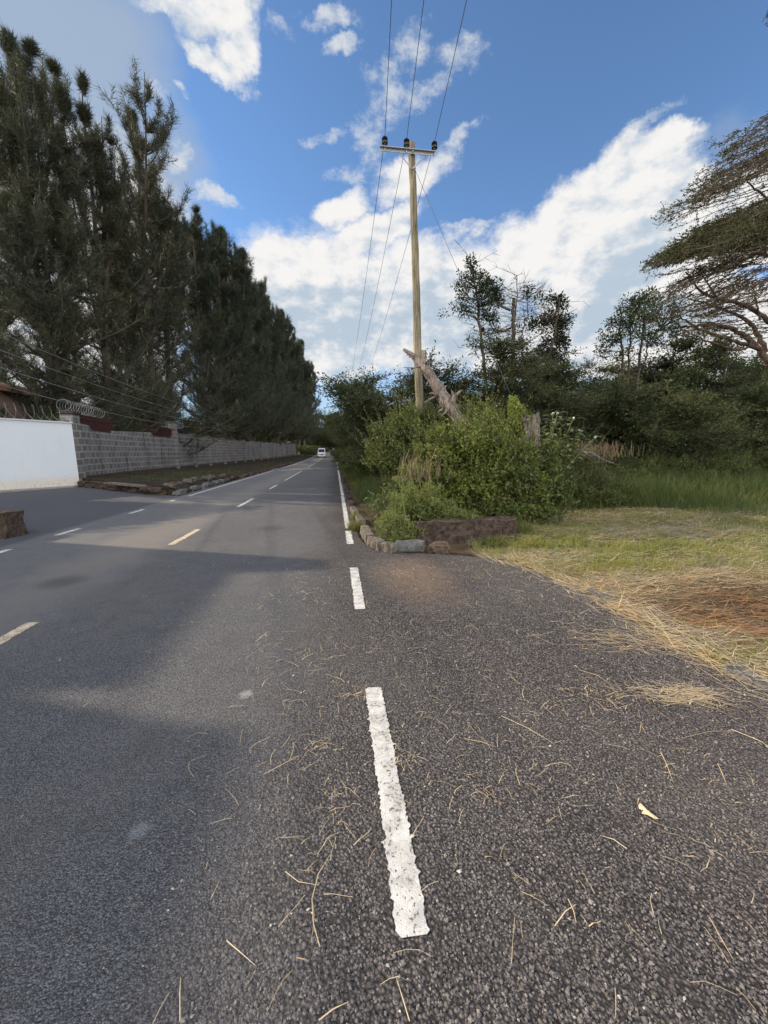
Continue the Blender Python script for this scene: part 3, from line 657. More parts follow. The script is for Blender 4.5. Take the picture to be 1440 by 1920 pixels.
# scattered rubble on the verge lip near its front
for q in range(14):
    g_ = G(); s_ = rng.uniform(.12, .32); rock(g_, (0, 0, 0), (s_ * 1.4, s_, s_ * .7), rng, rng.uniform(0, 3), jit=.12, square=.6)
    o = build('rubble_stone', g_, M['greystone'] if q % 2 else M['brownstone']); y = 16.2 + q * .55; o.location = (-6.25 - rng.uniform(0, .5), y, .30)
    tag(o, 'loose rubble stone lying on the lip of the left verge', 'stone', 'loose stones on the left verge')
# right-hand kerb
def kerbpiece(pts, label, m, h=.17, wd=.15):
    g_ = G(); P = np.array(pts, float); t = np.linspace(0, 1, len(P)); tt = np.linspace(0, 1, 16)
    Q = np.stack([np.interp(tt, t, P[:, 0]), np.interp(tt, t, P[:, 1])], 1); T = nrm(np.gradient(Q, axis=0)); Nn = np.stack([T[:, 1], -T[:, 0]], 1)
    prof = [(-.5, -.05), (-.48, .9), (-.38, 1.0), (.38, 1.0), (.5, .92), (.5, -.05)]; V = []
    for a, nn in zip(Q, Nn):
        for u, v in prof: V.append((a[0] + nn[0] * u * wd + rng.normal() * .009, a[1] + nn[1] * u * wd + rng.normal() * .009, v * h + rng.normal() * .010))
    k_ = len(prof); F_ = [[i_ * k_ + j, i_ * k_ + (j + 1) % k_, (i_ + 1) * k_ + (j + 1) % k_, (i_ + 1) * k_ + j] for i_ in range(15) for j in range(k_)]
    g_.add(V, F_); g_.F.setdefault(k_, []).append(np.array([np.arange(k_)[::-1], 15 * k_ + np.arange(k_)]) + g_.n - len(V))
    return tag(build('kerb_stone', g_, m), label, 'kerb stone')
kerbpiece([(.93, 6.12), (.76, 6.27)], 'short turned kerb stone at the very corner by the flat grey stone', M['kerb'], .15)
kerbpiece([(.73, 6.31), (.60, 6.72)], 'kerb stone next after the corner, leaning over the asphalt', M['kerb'], .16)
kerbpiece([(.59, 6.77), (.55, 7.72)], 'long kerb stone beside the end of the solid white line', M['kerb'], .17)
kerbpiece([(.56, 8.45), (.53, 9.15)], 'kerb stone beside the grass tuft on the white line', M['kerb'], .15)
kerbpiece([(.50, 10.0), (.46, 10.9)], 'kerb stone beyond the grass tuft, below the grey leafy plant', M['kerb'], .11)
for q in range(12):
    y = 11.9 + q * 1.7 + rng.uniform(-.2, .2); kerbpiece([(.47, y), (.47 + rng.normal() * .03, y + .85)], 'weathered kerb stone half buried along the right road edge', M['rubble'], rng.uniform(.05, .11))['group'] = 'half buried kerb stones on the right'
def placed_rock(name, label, m, c, s, rz, sq=.35, jit=.06, cat='stone'):
    g_ = G(); rock(g_, (0, 0, 0), s, rng, 0, 14, 9, jit, sq); o = build(name, g_, m); o.location = c; o.rotation_euler = (0, 0, rz); return tag(o, label, cat)
placed_rock('kerb_stone', 'flat grey kerb stone lying in front of the weeds', M['greystone'], (1.20, 6.27, .07), (.50, .17, .17), .02, .3, cat='kerb stone')
placed_rock('rubble_stone', 'reddish brown stone lump at the foot of the low wall', M['brownstone'], (1.66, 6.06, .07), (.34, .24, .20), -.3, .6, .10)
kerbpiece([(2.92, 3.75), (2.90, 4.05)], 'buried grey kerb stone at the bend of the straw-strewn edge', M['greystone'], .035, .14)
kerbpiece([(2.93, 2.0), (2.90, 2.4)], 'buried grey kerb stone beneath straw at the right picture edge', M['greystone'], .035, .15)
def lowwall(name, label, c, size, rz, m):
    g_ = G(); L, Dp, Hh = size; nx, nz, nd = 26, 7, 5
    # lumpy box: grid on each visible face
    def face(o_, u, v, nu, nv_):
        V = []; o_ = np.array(o_, float); u = np.array(u, float); v = np.array(v, float)
        for a in range(nv_ + 1):
            for b in range(nu + 1):
                p_ = o_ + u * b / nu + v * a / nv_; V.append(p_)
        V = np.array(V); F_ = [[a * (nu + 1) + b, a * (nu + 1) + b + 1, (a + 1) * (nu + 1) + b + 1, (a + 1) * (nu + 1) + b] for a in range(nv_) for b in range(nu)]
        V = V + (np.stack([fbm(V[:, 0] * 5 + V[:, 2] * 7, V[:, 1] * 5 + 3 + V[:, 2] * 3), fbm(V[:, 0] * 6 + 9, V[:, 2] * 6 + V[:, 1] * 4), fbm(V[:, 0] * 4 + 5, V[:, 1] * 4 + V[:, 2] * 2)], 1) - .45) * .10
        g_.add(V, F_)
    x0, x1, y0, y1 = -L / 2, L / 2, -Dp / 2, Dp / 2
    face((x0, y0, -.05), (L, 0, 0), (0, 0, Hh), nx, nz); face((x1, y1, -.05), (-L, 0, 0), (0, 0, Hh), nx, nz)
    face((x0, y1, -.05), (0, -Dp, 0), (0, 0, Hh), nd, nz); face((x1, y0, -.05), (0, Dp, 0), (0, 0, Hh), nd, nz); face((x0, y0, Hh - .05), (L, 0, 0), (0, Dp, 0), nx, nd)
    o = build(name, g_, m, smooth=False); o.location = c; o.rotation_euler = (0, 0, rz); return tag(o, label, 'wall')
lowwall('low_wall', 'low dark mossy stone wall in front of the big green bush', (2.35, 6.92, 0), (1.95, .36, .42), .10, M['rubble'])
lowwall('low_wall', 'short dark stone wall end at the left picture edge', (-7.10, 8.35, 0), (2.0, .42, .52), -.10, M['rubble'])
print('walls done')

# ------------------------------------------------------------------ utility poles and wires
def insul(g_, c, s=1.0, axis=(0, 0, 1)):
    c = np.array(c); ax = np.array(axis, float)
    zs = [0, .03, .04, .075, .08, .115, .12, .155, .16, .19, .21]; rs = [.03, .035, .075, .08, .05, .078, .05, .075, .05, .045, .02]
    tube(g_, [c + ax * z * s for z in zs], np.array(rs) * s, 12)
BASE = at(785, 775, 13); TOPP = at(771, 268, 13)
lean = (TOPP - BASE) / (TOPP[2] - BASE[2]); foot = BASE - lean * BASE[2]
def utility_pole(foot, top, arm_z, half, offs, label, main=True, name='utility_pole'):
    r = thing(name, label, 'utility pole', tuple(foot)); d = np.array(top) - np.array(foot); n = 30; rr = np.random.default_rng(3)
    P = np.array([d * t for t in np.linspace(0, 1, n)]); P[:, 0] += rr.normal(size=n) * .006 + .03 * np.sin(np.linspace(0, 3, n))
    g_ = G(); tube(g_, P, np.linspace(.145, .098, n), 14, True, .012, rr); build('shaft', g_, M['pole'], r, smooth=False)
    ax = d * (arm_z / d[2])
    g_ = G(); y0 = ax[1] - .15
    lx, rx = ax[0] - half[0], ax[0] + half[1]
    # angle-section arm
    box(g_, ((lx + rx) / 2, y0, arm_z), (rx - lx, .012, .085)); box(g_, ((lx + rx) / 2, y0 - .042, arm_z + .037), (rx - lx, .08, .012)); build('crossarm', g_, M['steel'], r)
    for s in (-1, 1):
        g_ = G(); tube(g_, [(ax[0] + s * .02, y0 + .02, arm_z - .42), (ax[0] + s * .40, y0 + .015, arm_z - .04)], .016, 4); build('brace', g_, M['steel'], r)
    g_ = G(); tube(g_, [(ax[0], y0 - .06, arm_z - .0), (ax[0], y0 + .3, arm_z)], .02, 6); build('bolt', g_, M['steel'], r)
    tips = []
    for o in offs:
        g_ = G(); insul(g_, (o - foot[0], y0 - .03, arm_z + .085), 1.15); q = build('insulator', g_, M['insul'], r)
        g2 = G(); tube(g2, [(o - foot[0], y0 - .03, arm_z - .05), (o - foot[0], y0 - .03, arm_z + .09)], .014, 5); build('pin', g2, M['steel'], q)
        tips.append(np.array((o, foot[1] + y0 - .03, foot[2] + arm_z + .085 + .2)))
    return r, tips
_, T1 = utility_pole(foot, TOPP, 10.32, (.97, .67), (1.60, 2.24, 3.07), 'tall leaning timber pole with a steel crossarm behind the green bush')
f2 = np.array((2.47, 55, float(zr(55)))); _, T2 = utility_pole(f2, f2 + (0, 0, 9.6), 8.95, (.85, .85), (f2[0] - .78, f2[0] - .2, f2[0] + .78), 'distant timber pole with crossarm, next along the road, above the dark trees')
f3 = np.array((3.55, 110, float(zr(110)))); _, T3 = utility_pole(f3, f3 + (0, 0, 9.6), 9.1, (.95, .95), (f3[0] - .8, f3[0] - .2, f3[0] + .8), 'farthest tiny timber pole against dark trees beyond the van')
f0 = np.array((-1.6, -32, 0.0)); _, T0 = utility_pole(f0, f0 + (0, 0, 11.6), 11.2, (.9, .9), (f0[0] - .8, f0[0] - .2, f0[0] + .8), 'timber pole behind the photographer')
def span(A, B, sag, r=.006, n=40):
    t = np.linspace(0, 1, n)[:, None]; P = A * (1 - t) + B * t; P[:, 2] -= (4 * sag * t * (1 - t))[:, 0]; g_ = G(); tube(g_, P, r, 4); return g_
for q, nm in enumerate(('left', 'middle', 'right')):
    tag(build('power_line', span(T0[q], T1[q], .9, .0075), M['wire']), f'overhead wire rising out of the picture from the {nm} insulator of the tall pole', 'wire')
    tag(build('power_line', span(T1[q], T2[q], 1.0, .0075), M['wire']), f'wire from the {nm} insulator of the tall pole away to the distant pole', 'wire')
    tag(build('power_line', span(T2[q], T3[q], .9, .012), M['wire']), f'far {nm} wire between the two distant poles', 'wire')
gA = foot + lean * 9.9 + np.array((.1, -.05, 0)); gB = at(988, 812, 10.3); gdir = gB - gA; gB2 = gA + gdir * (gA[2] - .1) / (gA[2] - gB[2])
g_ = G(); tube(g_, [gA, gB2], .0065, 4); st_ = tag(build('stay_wire', g_, M['wire']), 'steel stay wire slanting down right from the tall pole to the bush', 'wire')
g_ = G(); c_ = gA + gdir * .62; dd = nrm(gdir); insul(g_, c_, .7, tuple(dd)); build('insulator', g_, M['insul'], st_)
# low-voltage line over the left verge
fa = np.array((-10.3, -14.0, 0)); fb_ = np.array((-13.9, 62.0, float(zr(62))))
for nm, f in (('behind the photographer', fa), ('hidden among the dark row of trees', fb_)):
    r = thing('utility_pole', f'plain wooden service pole {nm}', 'utility pole', tuple(f)); g_ = G(); tube(g_, [(0, 0, -.1), (0, 0, 8.6)], [.13, .09], 10); build('shaft', g_, M['bark'], r)
    for z in (8.2, 7.8, 7.4, 7.0): g_ = G(); insul(g_, (.12, 0, z - .05), .6, (1, 0, 0)); build('insulator', g_, M['insul'], r)
for q, (z, lab) in enumerate(((8.2, 'highest'), (7.8, 'second highest'), (7.4, 'second lowest'), (7.0, 'lowest'))):
    tag(build('service_wire', span(fa + (.2, 0, z), fb_ + (.2, 0, z - 1.2 - .0 * q), 2.1 + .22 * q, .011, 60), M['palewire']), f'{lab} of the four pale wires in front of the left row of trees', 'wire')

# ------------------------------------------------------------------ vehicles
def van():
    r = thing('van', 'white high-roof minibus facing the camera far down the road', 'van', (-3.1, 93, float(zr(93))))
    prof = [(0, .35), (-.05, .55), (0, .95), (.35, 1.10), (.95, 1.22), (1.75, 1.98), (2.1, 2.18), (4.7, 2.22), (4.85, 2.0), (4.9, .35)]   # side view, front at 0
    g_ = G(); w_ = .85; V = []
    for s in (-1, 1):
        for y, z in prof: V.append((s * (w_ if z < 1.3 else w_ * .88), y, z))
    n = len(prof); F_ = [[i_, (i_ + 1) % n, n + (i_ + 1) % n, n + i_] for i_ in range(n)]
    g_.add(V, F_); g_.F.setdefault(n, []).append(np.array([np.arange(n)[::-1], n + np.arange(n)])); build('body', g_, M['carwhite'], r)
    g_ = G(); g_.add([(-.70, .99, 1.285), (.70, .99, 1.285), (.66, 1.70, 1.96), (-.66, 1.70, 1.96)], [[0, 1, 2, 3]]); build('windscreen', g_, M['glass'], r)
    g_ = G(); box(g_, (0, -.055, .74), (.9, .03, .2)); build('grille', g_, M['black'], r)
    g_ = G(); box(g_, (0, -.06, .45), (1.66, .12, .2)); build('bumper', g_, M['carwhite'], r)
    for s in (-1, 1):
        g_ = G(); rock(g_, (s * .62, -.02, .78), (.34, .12, .22), np.random.default_rng(1), jit=.01, square=.7); build('headlight', g_, M['lamp'], r)
        g_ = G(); box(g_, (s * .98, 1.0, 1.35), (.14, .08, .24)); build('mirror', g_, M['black'], r)
        g_ = G(); g_.add([(s * .775, 1.9, 1.35), (s * .775, 4.6, 1.35), (s * .755, 4.6, 1.9), (s * .755, 2.1, 1.9)], [[0, 1, 2, 3]]); build('side_window', g_, M['glass'], r)
        for y in (.85, 3.9):
            g_ = G(); tube(g_, [(s * .70, y, .32), (s * .88, y, .32)], .32, 18); wh = build('wheel', g_, M['rubber'], r)
            g2 = G(); tube(g2, [(s * .872, y, .32), (s * .892, y, .32)], .18, 12); build('rim', g2, M['steel'], wh)
van()
def car():
    r = thing('parked_car', 'small dark vehicle half hidden in shade beyond the minibus', 'car', (-.4, 112, float(zr(112))))
    prof = [(0, .3), (0, .8), (.9, .95), (1.5, 1.42), (3.1, 1.45), (3.8, .98), (4.2, .9), (4.2, .3)]; g_ = G(); V = []
    for s in (-1, 1):
        for y, z in prof: V.append((s * (.83 if z < 1.1 else .62), y, z))
    n = len(prof); g_.add(V, [[i_, (i_ + 1) % n, n + (i_ + 1) % n, n + i_] for i_ in range(n)]); g_.F.setdefault(n, []).append(np.array([np.arange(n)[::-1], n + np.arange(n)])); build('body', g_, M['black'], r)
    g_ = G(); g_.add([(-.66, .98, 1.02), (.66, .98, 1.02), (.56, 1.46, 1.40), (-.56, 1.46, 1.40)], [[0, 1, 2, 3]]); build('windscreen', g_, M['glass'], r)
    for s in (-1, 1):
        g_ = G(); box(g_, (s * .6, -.02, .68), (.3, .06, .16)); build('headlight', g_, M['lamp'], r)
        for y in (.8, 3.3): g_ = G(); tube(g_, [(s * .68, y, .3), (s * .85, y, .3)], .3, 14); build('wheel', g_, M['rubber'], r)
car()
g_ = G(); rock(g_, (0, 0, .35), (.35, .3, .85), np.random.default_rng(8), jit=.04, square=.4); o = build('marker_stone', g_, M['carwhite']); o.location = (1.35, 88, float(zr(88))); tag(o, 'small whitewashed marker stone on the right verge far down the road', 'marker stone')

# ------------------------------------------------------------------ dead trunk and stump
rng = np.random.default_rng(21)
dt = thing('dead_tree', 'bleached dead trunk leaning left across the tall pole, out of the bush', 'dead tree', (3.9, 9.6, 0)); dl = np.array((3.9, 9.6, 0))
pts = [np.array((3.95, 9.5, 0.0)), at(905, 860, 9.8), at(870, 800, 10.2), at(845, 765, 10.5), at(822, 728, 10.8), at(800, 694, 11.1), at(788, 680, 11.3), at(774, 667, 11.5), at(757, 655, 11.7)]
P = np.array(pts) - dl; tt = np.linspace(0, 1, 40); Pi = np.stack([np.interp(tt * (len(P) - 1), np.arange(len(P)), P[:, q]) for q in range(3)], 1)
rad = np.interp(tt, (0, .35, .6, .75, .9, 1), (.21, .165, .135, .105, .07, .04)); rad = rad * (1 + .07 * rng.normal(size=40))
g_ = G(); tube(g_, Pi, rad, 16, True, .05, rng)
tube(g_, np.array([at(792, 690, 11.15), at(795, 672, 11.2), at(795, 657, 11.2)]) - dl, [.085, .075, .065], 10, True, .06, rng); build('trunk', g_, M['dead'], dt, smooth=False)
for a, b, ra, yy in (((848, 772), (853, 738), .085, 10.4), ((853, 745), (867, 731), .05, 10.4), ((851, 748), (846, 731), .045, 10.4), ((840, 750), (847, 733), .04, 10.5), ((826, 733), (832, 718), .035, 10.7),
                     ((822, 740), (793, 756), .035, 10.7), ((812, 738), (805, 737), .04, 10.7), ((818, 741), (806, 738), .03, 10.6), ((834, 762), (822, 772), .03, 10.5), ((838, 771), (826, 780), .035, 10.4), ((834, 764), (820, 764), .02, 10.5),
                     ((790, 686), (757, 689), .03, 11.2), ((800, 680), (806, 678), .03, 11.1), ((795, 676), (803, 682), .05, 11.1), ((770, 664), (762, 668), .02, 11.5)):
    g_ = G(); A = at(*a, yy) - dl; B = at(*b, yy - .1) - dl; mid = (A + B) / 2 + rng.normal(size=3) * .02; tube(g_, [A, mid, B], [ra, ra * .8, ra * .25], 6, True, .08, rng); build('snag', g_, M['dead'], dt)
sp = at(988, 800, 8.6); stl = np.array((sp[0], sp[1], 0)); stm = thing('tree_stump', 'tall broken grey stump with green creeper over its pointed top', 'tree stump', tuple(stl))
g_ = G(); n = 18; nr = 26; V = []
for a in range(nr):
    t = a / (nr - 1)
    for b in range(n):
        th = b * 2 * pi / n; rr = .27 * (1 + .16 * sin(5 * th + .5) + .09 * sin(11 * th)) * (1.12 - .15 * t) * (1 + .03 * rng.normal())
        top_ = 2.38 + .38 * max(0, cos(th - 3.0)) ** 2 + .12 * sin(7 * th); V.append((rr * cos(th), rr * sin(th), t * top_))
i = np.arange(nr - 1)[:, None] * n; j = np.arange(n)[None]; k_ = (j + 1) % n
g_.add(V, np.stack([i + j, i + k_, i + n + k_, i + n + j], -1).reshape(-1, 4)); V2 = V[-n:] + [(0, 0, 2.3)]; g_.add(V2, [[b, (b + 1) % n, n] for b in range(n)])
build('trunk', g_, M['dead'], stm)
g_ = G(); N = 1000; a = rng.normal(3.2, .62, N); z = 1.5 + 1.33 * rng.random(N) ** .8; z = np.minimum(z, 2.95 - .9 * np.abs(np.sin((a - 3.1) / 2))); rr = .30 + rng.random(N) * .10
P = np.stack([rr * np.cos(a), rr * np.sin(a), z], 1); D = nrm(np.stack([np.cos(a) * .8, np.sin(a) * .8, rng.normal(size=N) * .6 - .2], 1) + rng.normal(size=(N, 3)) * .3)
leaves(g_, P, D, rng.uniform(.05, .09, N), rng.uniform(.04, .06, N), rng); build('creeper', g_, M['bush'], stm)

# ------------------------------------------------------------------ shrubs made of leafy shoots
def shrub(name, label, cat, c, lobes, n, lsz, m, shoots=60, seed=0, stems=14, stemm=None, ratio=.55, flop=.35, fill=.3):
    """lobes: (x,y,z, rx,ry,rz) relative to c. Leaves lie along short shoots that start inside the lobes and end at or past the surface."""
    rng = np.random.default_rng(seed); r = thing(name, label, cat, c); gl = G(); gs = G(); L = np.array(lobes, float)
    vol = (L[:, 3] * L[:, 4] * L[:, 5]) ** (2 / 3); pr_ = vol / vol.sum(); per = 9; ns = n // per
    idx = rng.choice(len(L), ns, p=pr_); d = rv(rng, ns); d[:, 2] = np.where(d[:, 2] < -.35, -d[:, 2] * .4, d[:, 2]); d = nrm(d)
    q = L[idx]; rad = 1 - fill * rng.random(ns) ** 1.3
    # bumpy lobes
    bump_ = .94 + .26 * np.sin(d[:, 0] * 7 + q[:, 0] * 9) * np.sin(d[:, 1] * 6 + 1 + q[:, 2] * 4) + .22 * np.sin(d[:, 2] * 8 + q[:, 1] * 5 + d[:, 0] * 3)
    tip = q[:, :3] + d * q[:, 3:] * (rad * bump_)[:, None]
    dirn = nrm(d + np.array((0, 0, .45)) + rng.normal(size=(ns, 3)) * .45); sl = lsz * rng.uniform(2.5, 5.5, ns)
    base = tip - dirn * sl[:, None]
    prisms(gs, base, tip, .004 + lsz * .03, .0015, rng)
    t = (np.arange(per) + .5) / per
    P = base[:, None] + (tip - base)[:, None] * t[None, :, None]; P = P.reshape(-1, 3); dd_ = np.repeat(dirn, per, 0)
    D = nrm(dd_ * flop + rv(rng, len(P)) * .8 + np.array((0, 0, -.12)))
    keep = P[:, 2] > .02
    gsz = rng.uniform(.45, 1.45, len(P)) * lsz
    leaves(gl, P[keep], D[keep], gsz[keep], gsz[keep] * ratio, rng)
    # long leading shoots
    if shoots:
        idx = rng.choice(len(L), shoots, p=pr_); d = nrm(rv(rng, shoots) * (1, 1, .6) + np.array((0, 0, .75))); q = L[idx]; A = q[:, :3] + d * q[:, 3:] * .8
        dr = nrm(d + np.array((0, 0, .5)) + rng.normal(size=(shoots, 3)) * .3); ln = rng.uniform(.25, .95, shoots) * (lsz / .07) ** .4; B = A + dr * ln[:, None]; prisms(gs, A, B, .006, .002, rng)
        kk = 14; t = np.linspace(.2, 1, kk); P = (A[:, None] + (B - A)[:, None] * t[None, :, None]).reshape(-1, 3); D = nrm(np.repeat(dr, kk, 0) * .5 + rv(rng, len(P))); s_ = np.tile(np.linspace(1, .5, kk), shoots) * lsz
        leaves(gl, P, D, s_, s_ * ratio, rng)
    for s in range(stems):
        q = L[rng.integers(len(L))]; e = q[:3] + rng.normal(size=3) * .2 * q[3:]; b = np.array((e[0] * .45 + rng.normal() * .1, e[1] * .45 + rng.normal() * .1, 0)); mid = (b + e) / 2 + rng.normal(size=3) * .08
        tube(gs, [b, mid, e], [.02, .014, .006], 5)
    build('foliage', gl, M[m], r); build('stems', gs, stemm or M['bark'], r); return r
def P3(px, py, Y): return at(px, py, Y)
# main bush
def lobes_px(c, rows):
    o = []
    for px, py, Y, rx, ry, rz in rows: p = at(px, py, Y); o.append((p[0] - c[0], p[1] - c[1], p[2] - c[2], rx, ry, rz))
    return o
c0 = (3.2, 8.9, 0)
shrub('bush', 'big bright green bush behind the low stone wall at the foot of the dead trunk', 'bush', c0, lobes_px(c0, [
    (912, 815, 8.9, .7, .6, .5), (855, 850, 8.3, .8, .7, .7), (930, 860, 8.3, .8, .75, .75), (985, 868, 8.5, .7, .5, .5), (820, 870, 8.6, .6, .7, .6), (900, 920, 7.9, .9, .6, .7),
    (975, 910, 8.1, .75, .6, .75), (830, 920, 8.1, .65, .6, .6), (1045, 850, 9.2, .45, .5, .4), (905, 780, 10.4, .5, .4, .45), (760, 800, 11.2, .5, .5, .5)]), 52000, .066, 'bush', 260, 31, 30, fill=.5)
c0 = (1.7, 11.2, 0)
shrub('bush', 'rounded green bush left of the tall pole foot', 'bush', c0, lobes_px(c0, [
    (735, 820, 11.2, .75, .7, .6), (760, 870, 10.6, .8, .7, .7), (720, 860, 11.0, .6, .7, .6), (800, 830, 11.0, .75, .7, .6), (790, 790, 11.6, .7, .6, .45), (845, 790, 11.3, .8, .6, .5), (770, 920, 10.0, .7, .6, .6)]), 30000, .065, 'bush2', 150, 32, 24)
c0 = (4.4, 8.3, 0)
shrub('bush', 'deep green leafy bush in shade at the right side of the big bush', 'bush', c0, lobes_px(c0, [(960, 900, 7.95, .6, .5, .6), (1010, 880, 8.4, .55, .5, .6), (1030, 930, 8.4, .6, .5, .5), (930, 960, 7.7, .8, .4, .35), (1000, 960, 7.9, .6, .4, .35)]), 16000, .075, 'bush2', 30, 33, ratio=.6)
c0 = (1.35, 7.75, 0)
shrub('weed_clump', 'pale feathery weeds with reddish seed heads between the kerb and the low wall', 'weeds', c0, lobes_px(c0, [
    (760, 950, 7.6, .35, .4, .42), (735, 985, 7.0, .28, .3, .3), (800, 950, 7.5, .4, .4, .45), (775, 905, 8.2, .4, .4, .4), (830, 965, 7.4, .45, .3, .35), (765, 1000, 6.8, .3, .25, .26), (870, 975, 7.3, .4, .25, .25), (715, 1005, 6.6, .10, .12, .16)]), 42000, .030, 'weed', 24, 34, 16, M['weed'], .6)
c0 = (.95, 6.45, 0)
shrub('weed_clump', 'small bright green weed growing over the bend of the kerb', 'weeds', c0, [(0, 0, .10, .16, .14, .14), (.22, .05, .08, .18, .13, .12)], 2600, .032, 'bush', 16, 35, 6)
# seed heads
g_ = G(); A = []; N = 130; q = np.array([at(790, 890, 7.8)]) + rng.normal(size=(N, 3)) * (.28, .2, .12); B = q + rng.normal(size=(N, 3)) * (.05, .05, .03) + (0, 0, .22); prisms(g_, q, B, .007, .002, rng)
tag(build('seed_heads', g_, M['drystem']), 'brownish dry seed heads standing among the pale weeds', 'seed heads', kind='stuff')
# grey-leaved plant by the kerb and the flowering one by the stump
def longleaf(name, label, c, hts, m, llen, seed, flowers=0, wd=.05):
    rng = np.random.default_rng(seed); r = thing(name, label, 'plant', c); gs = G(); gl = G(); gf = G()
    for x, y, h, lx, ly in hts:
        n = 9; t = np.linspace(0, 1, n)[:, None]; P = np.array((x, y, 0)) + t * np.array((lx, ly, h)) + np.array((lx, ly, 0)) * t * t * .4; tube(gs, P, np.linspace(.014, .006, n), 5)
        k_ = int(16 * h / .8) + 6; tt = np.linspace(.25, 1, k_); Q = np.stack([np.interp(tt, t[:, 0], P[:, a]) for a in range(3)], 1); an = rng.random(k_) * 6.28
        D = nrm(np.stack([np.cos(an), np.sin(an), rng.uniform(.0, .6, k_)], 1)); l = llen * rng.uniform(.7, 1.1, k_)
        # two-segment drooping blade
        mid = Q + D * (l * .55)[:, None]; D2 = nrm(D + np.array((0, 0, -.7))); tip = mid + D2 * (l * .5)[:, None]; U = nrm(np.cross(D, (0, 0, 1.0))) * wd * .5
        V = np.stack([Q - U * .2, Q + U * .2, mid + U, tip, mid - U], 1).reshape(-1, 3); b = np.arange(k_)[:, None] * 5; gl.add(V, np.concatenate([b + [[0, 1, 2, 4]]]), np.concatenate([b + [[4, 2, 3]]]))
        if flowers:
            f = P[-1]; gf = G()
            for z in range(26): d = nrm(rng.normal(size=3) + np.array((0, 0, .6))); prisms(gf, [f], [f + d * .035], .009, .006, rng)
            build('flower_head', gf, M['white'], r)
    build('stems', gs, M['weed'], r); build('leaves', gl, M[m], r)
c0 = at(722, 935, 8.9); c0[2] = 0.05
longleaf('leafy_plant', 'grey-green plant with long drooping leaves just behind the right kerb', tuple(c0), [(0, 0, .75, -.05, 0), (.1, .1, .8, .12, 0), (-.12, .1, .62, -.14, 0), (.05, -.1, .5, .05, -.1), (-.1, -.05, .45, -.12, -.1), (.15, 0, .4, .15, -.1)], 'greyleaf', .30, 41)
c0 = at(1022, 800, 8.9); zb = c0[2]; c0[2] = 0.6
longleaf('leafy_plant', 'flowering plant with broad pale leaves and white flower heads right of the stump', tuple(c0), [(0, 0, 1.7, .15, 0), (.1, .1, 1.9, .1, 0), (.1, 0, 1.5, .55, 0), (.2, .1, 1.8, .4, 0), (.1, -.1, 1.35, .8, 0), (-.2, 0, 1.7, -.25, 0), (0, .1, 1.9, .25, 0)], 'greyleaf', .30, 42, 1, .10)
print('shrubs done')

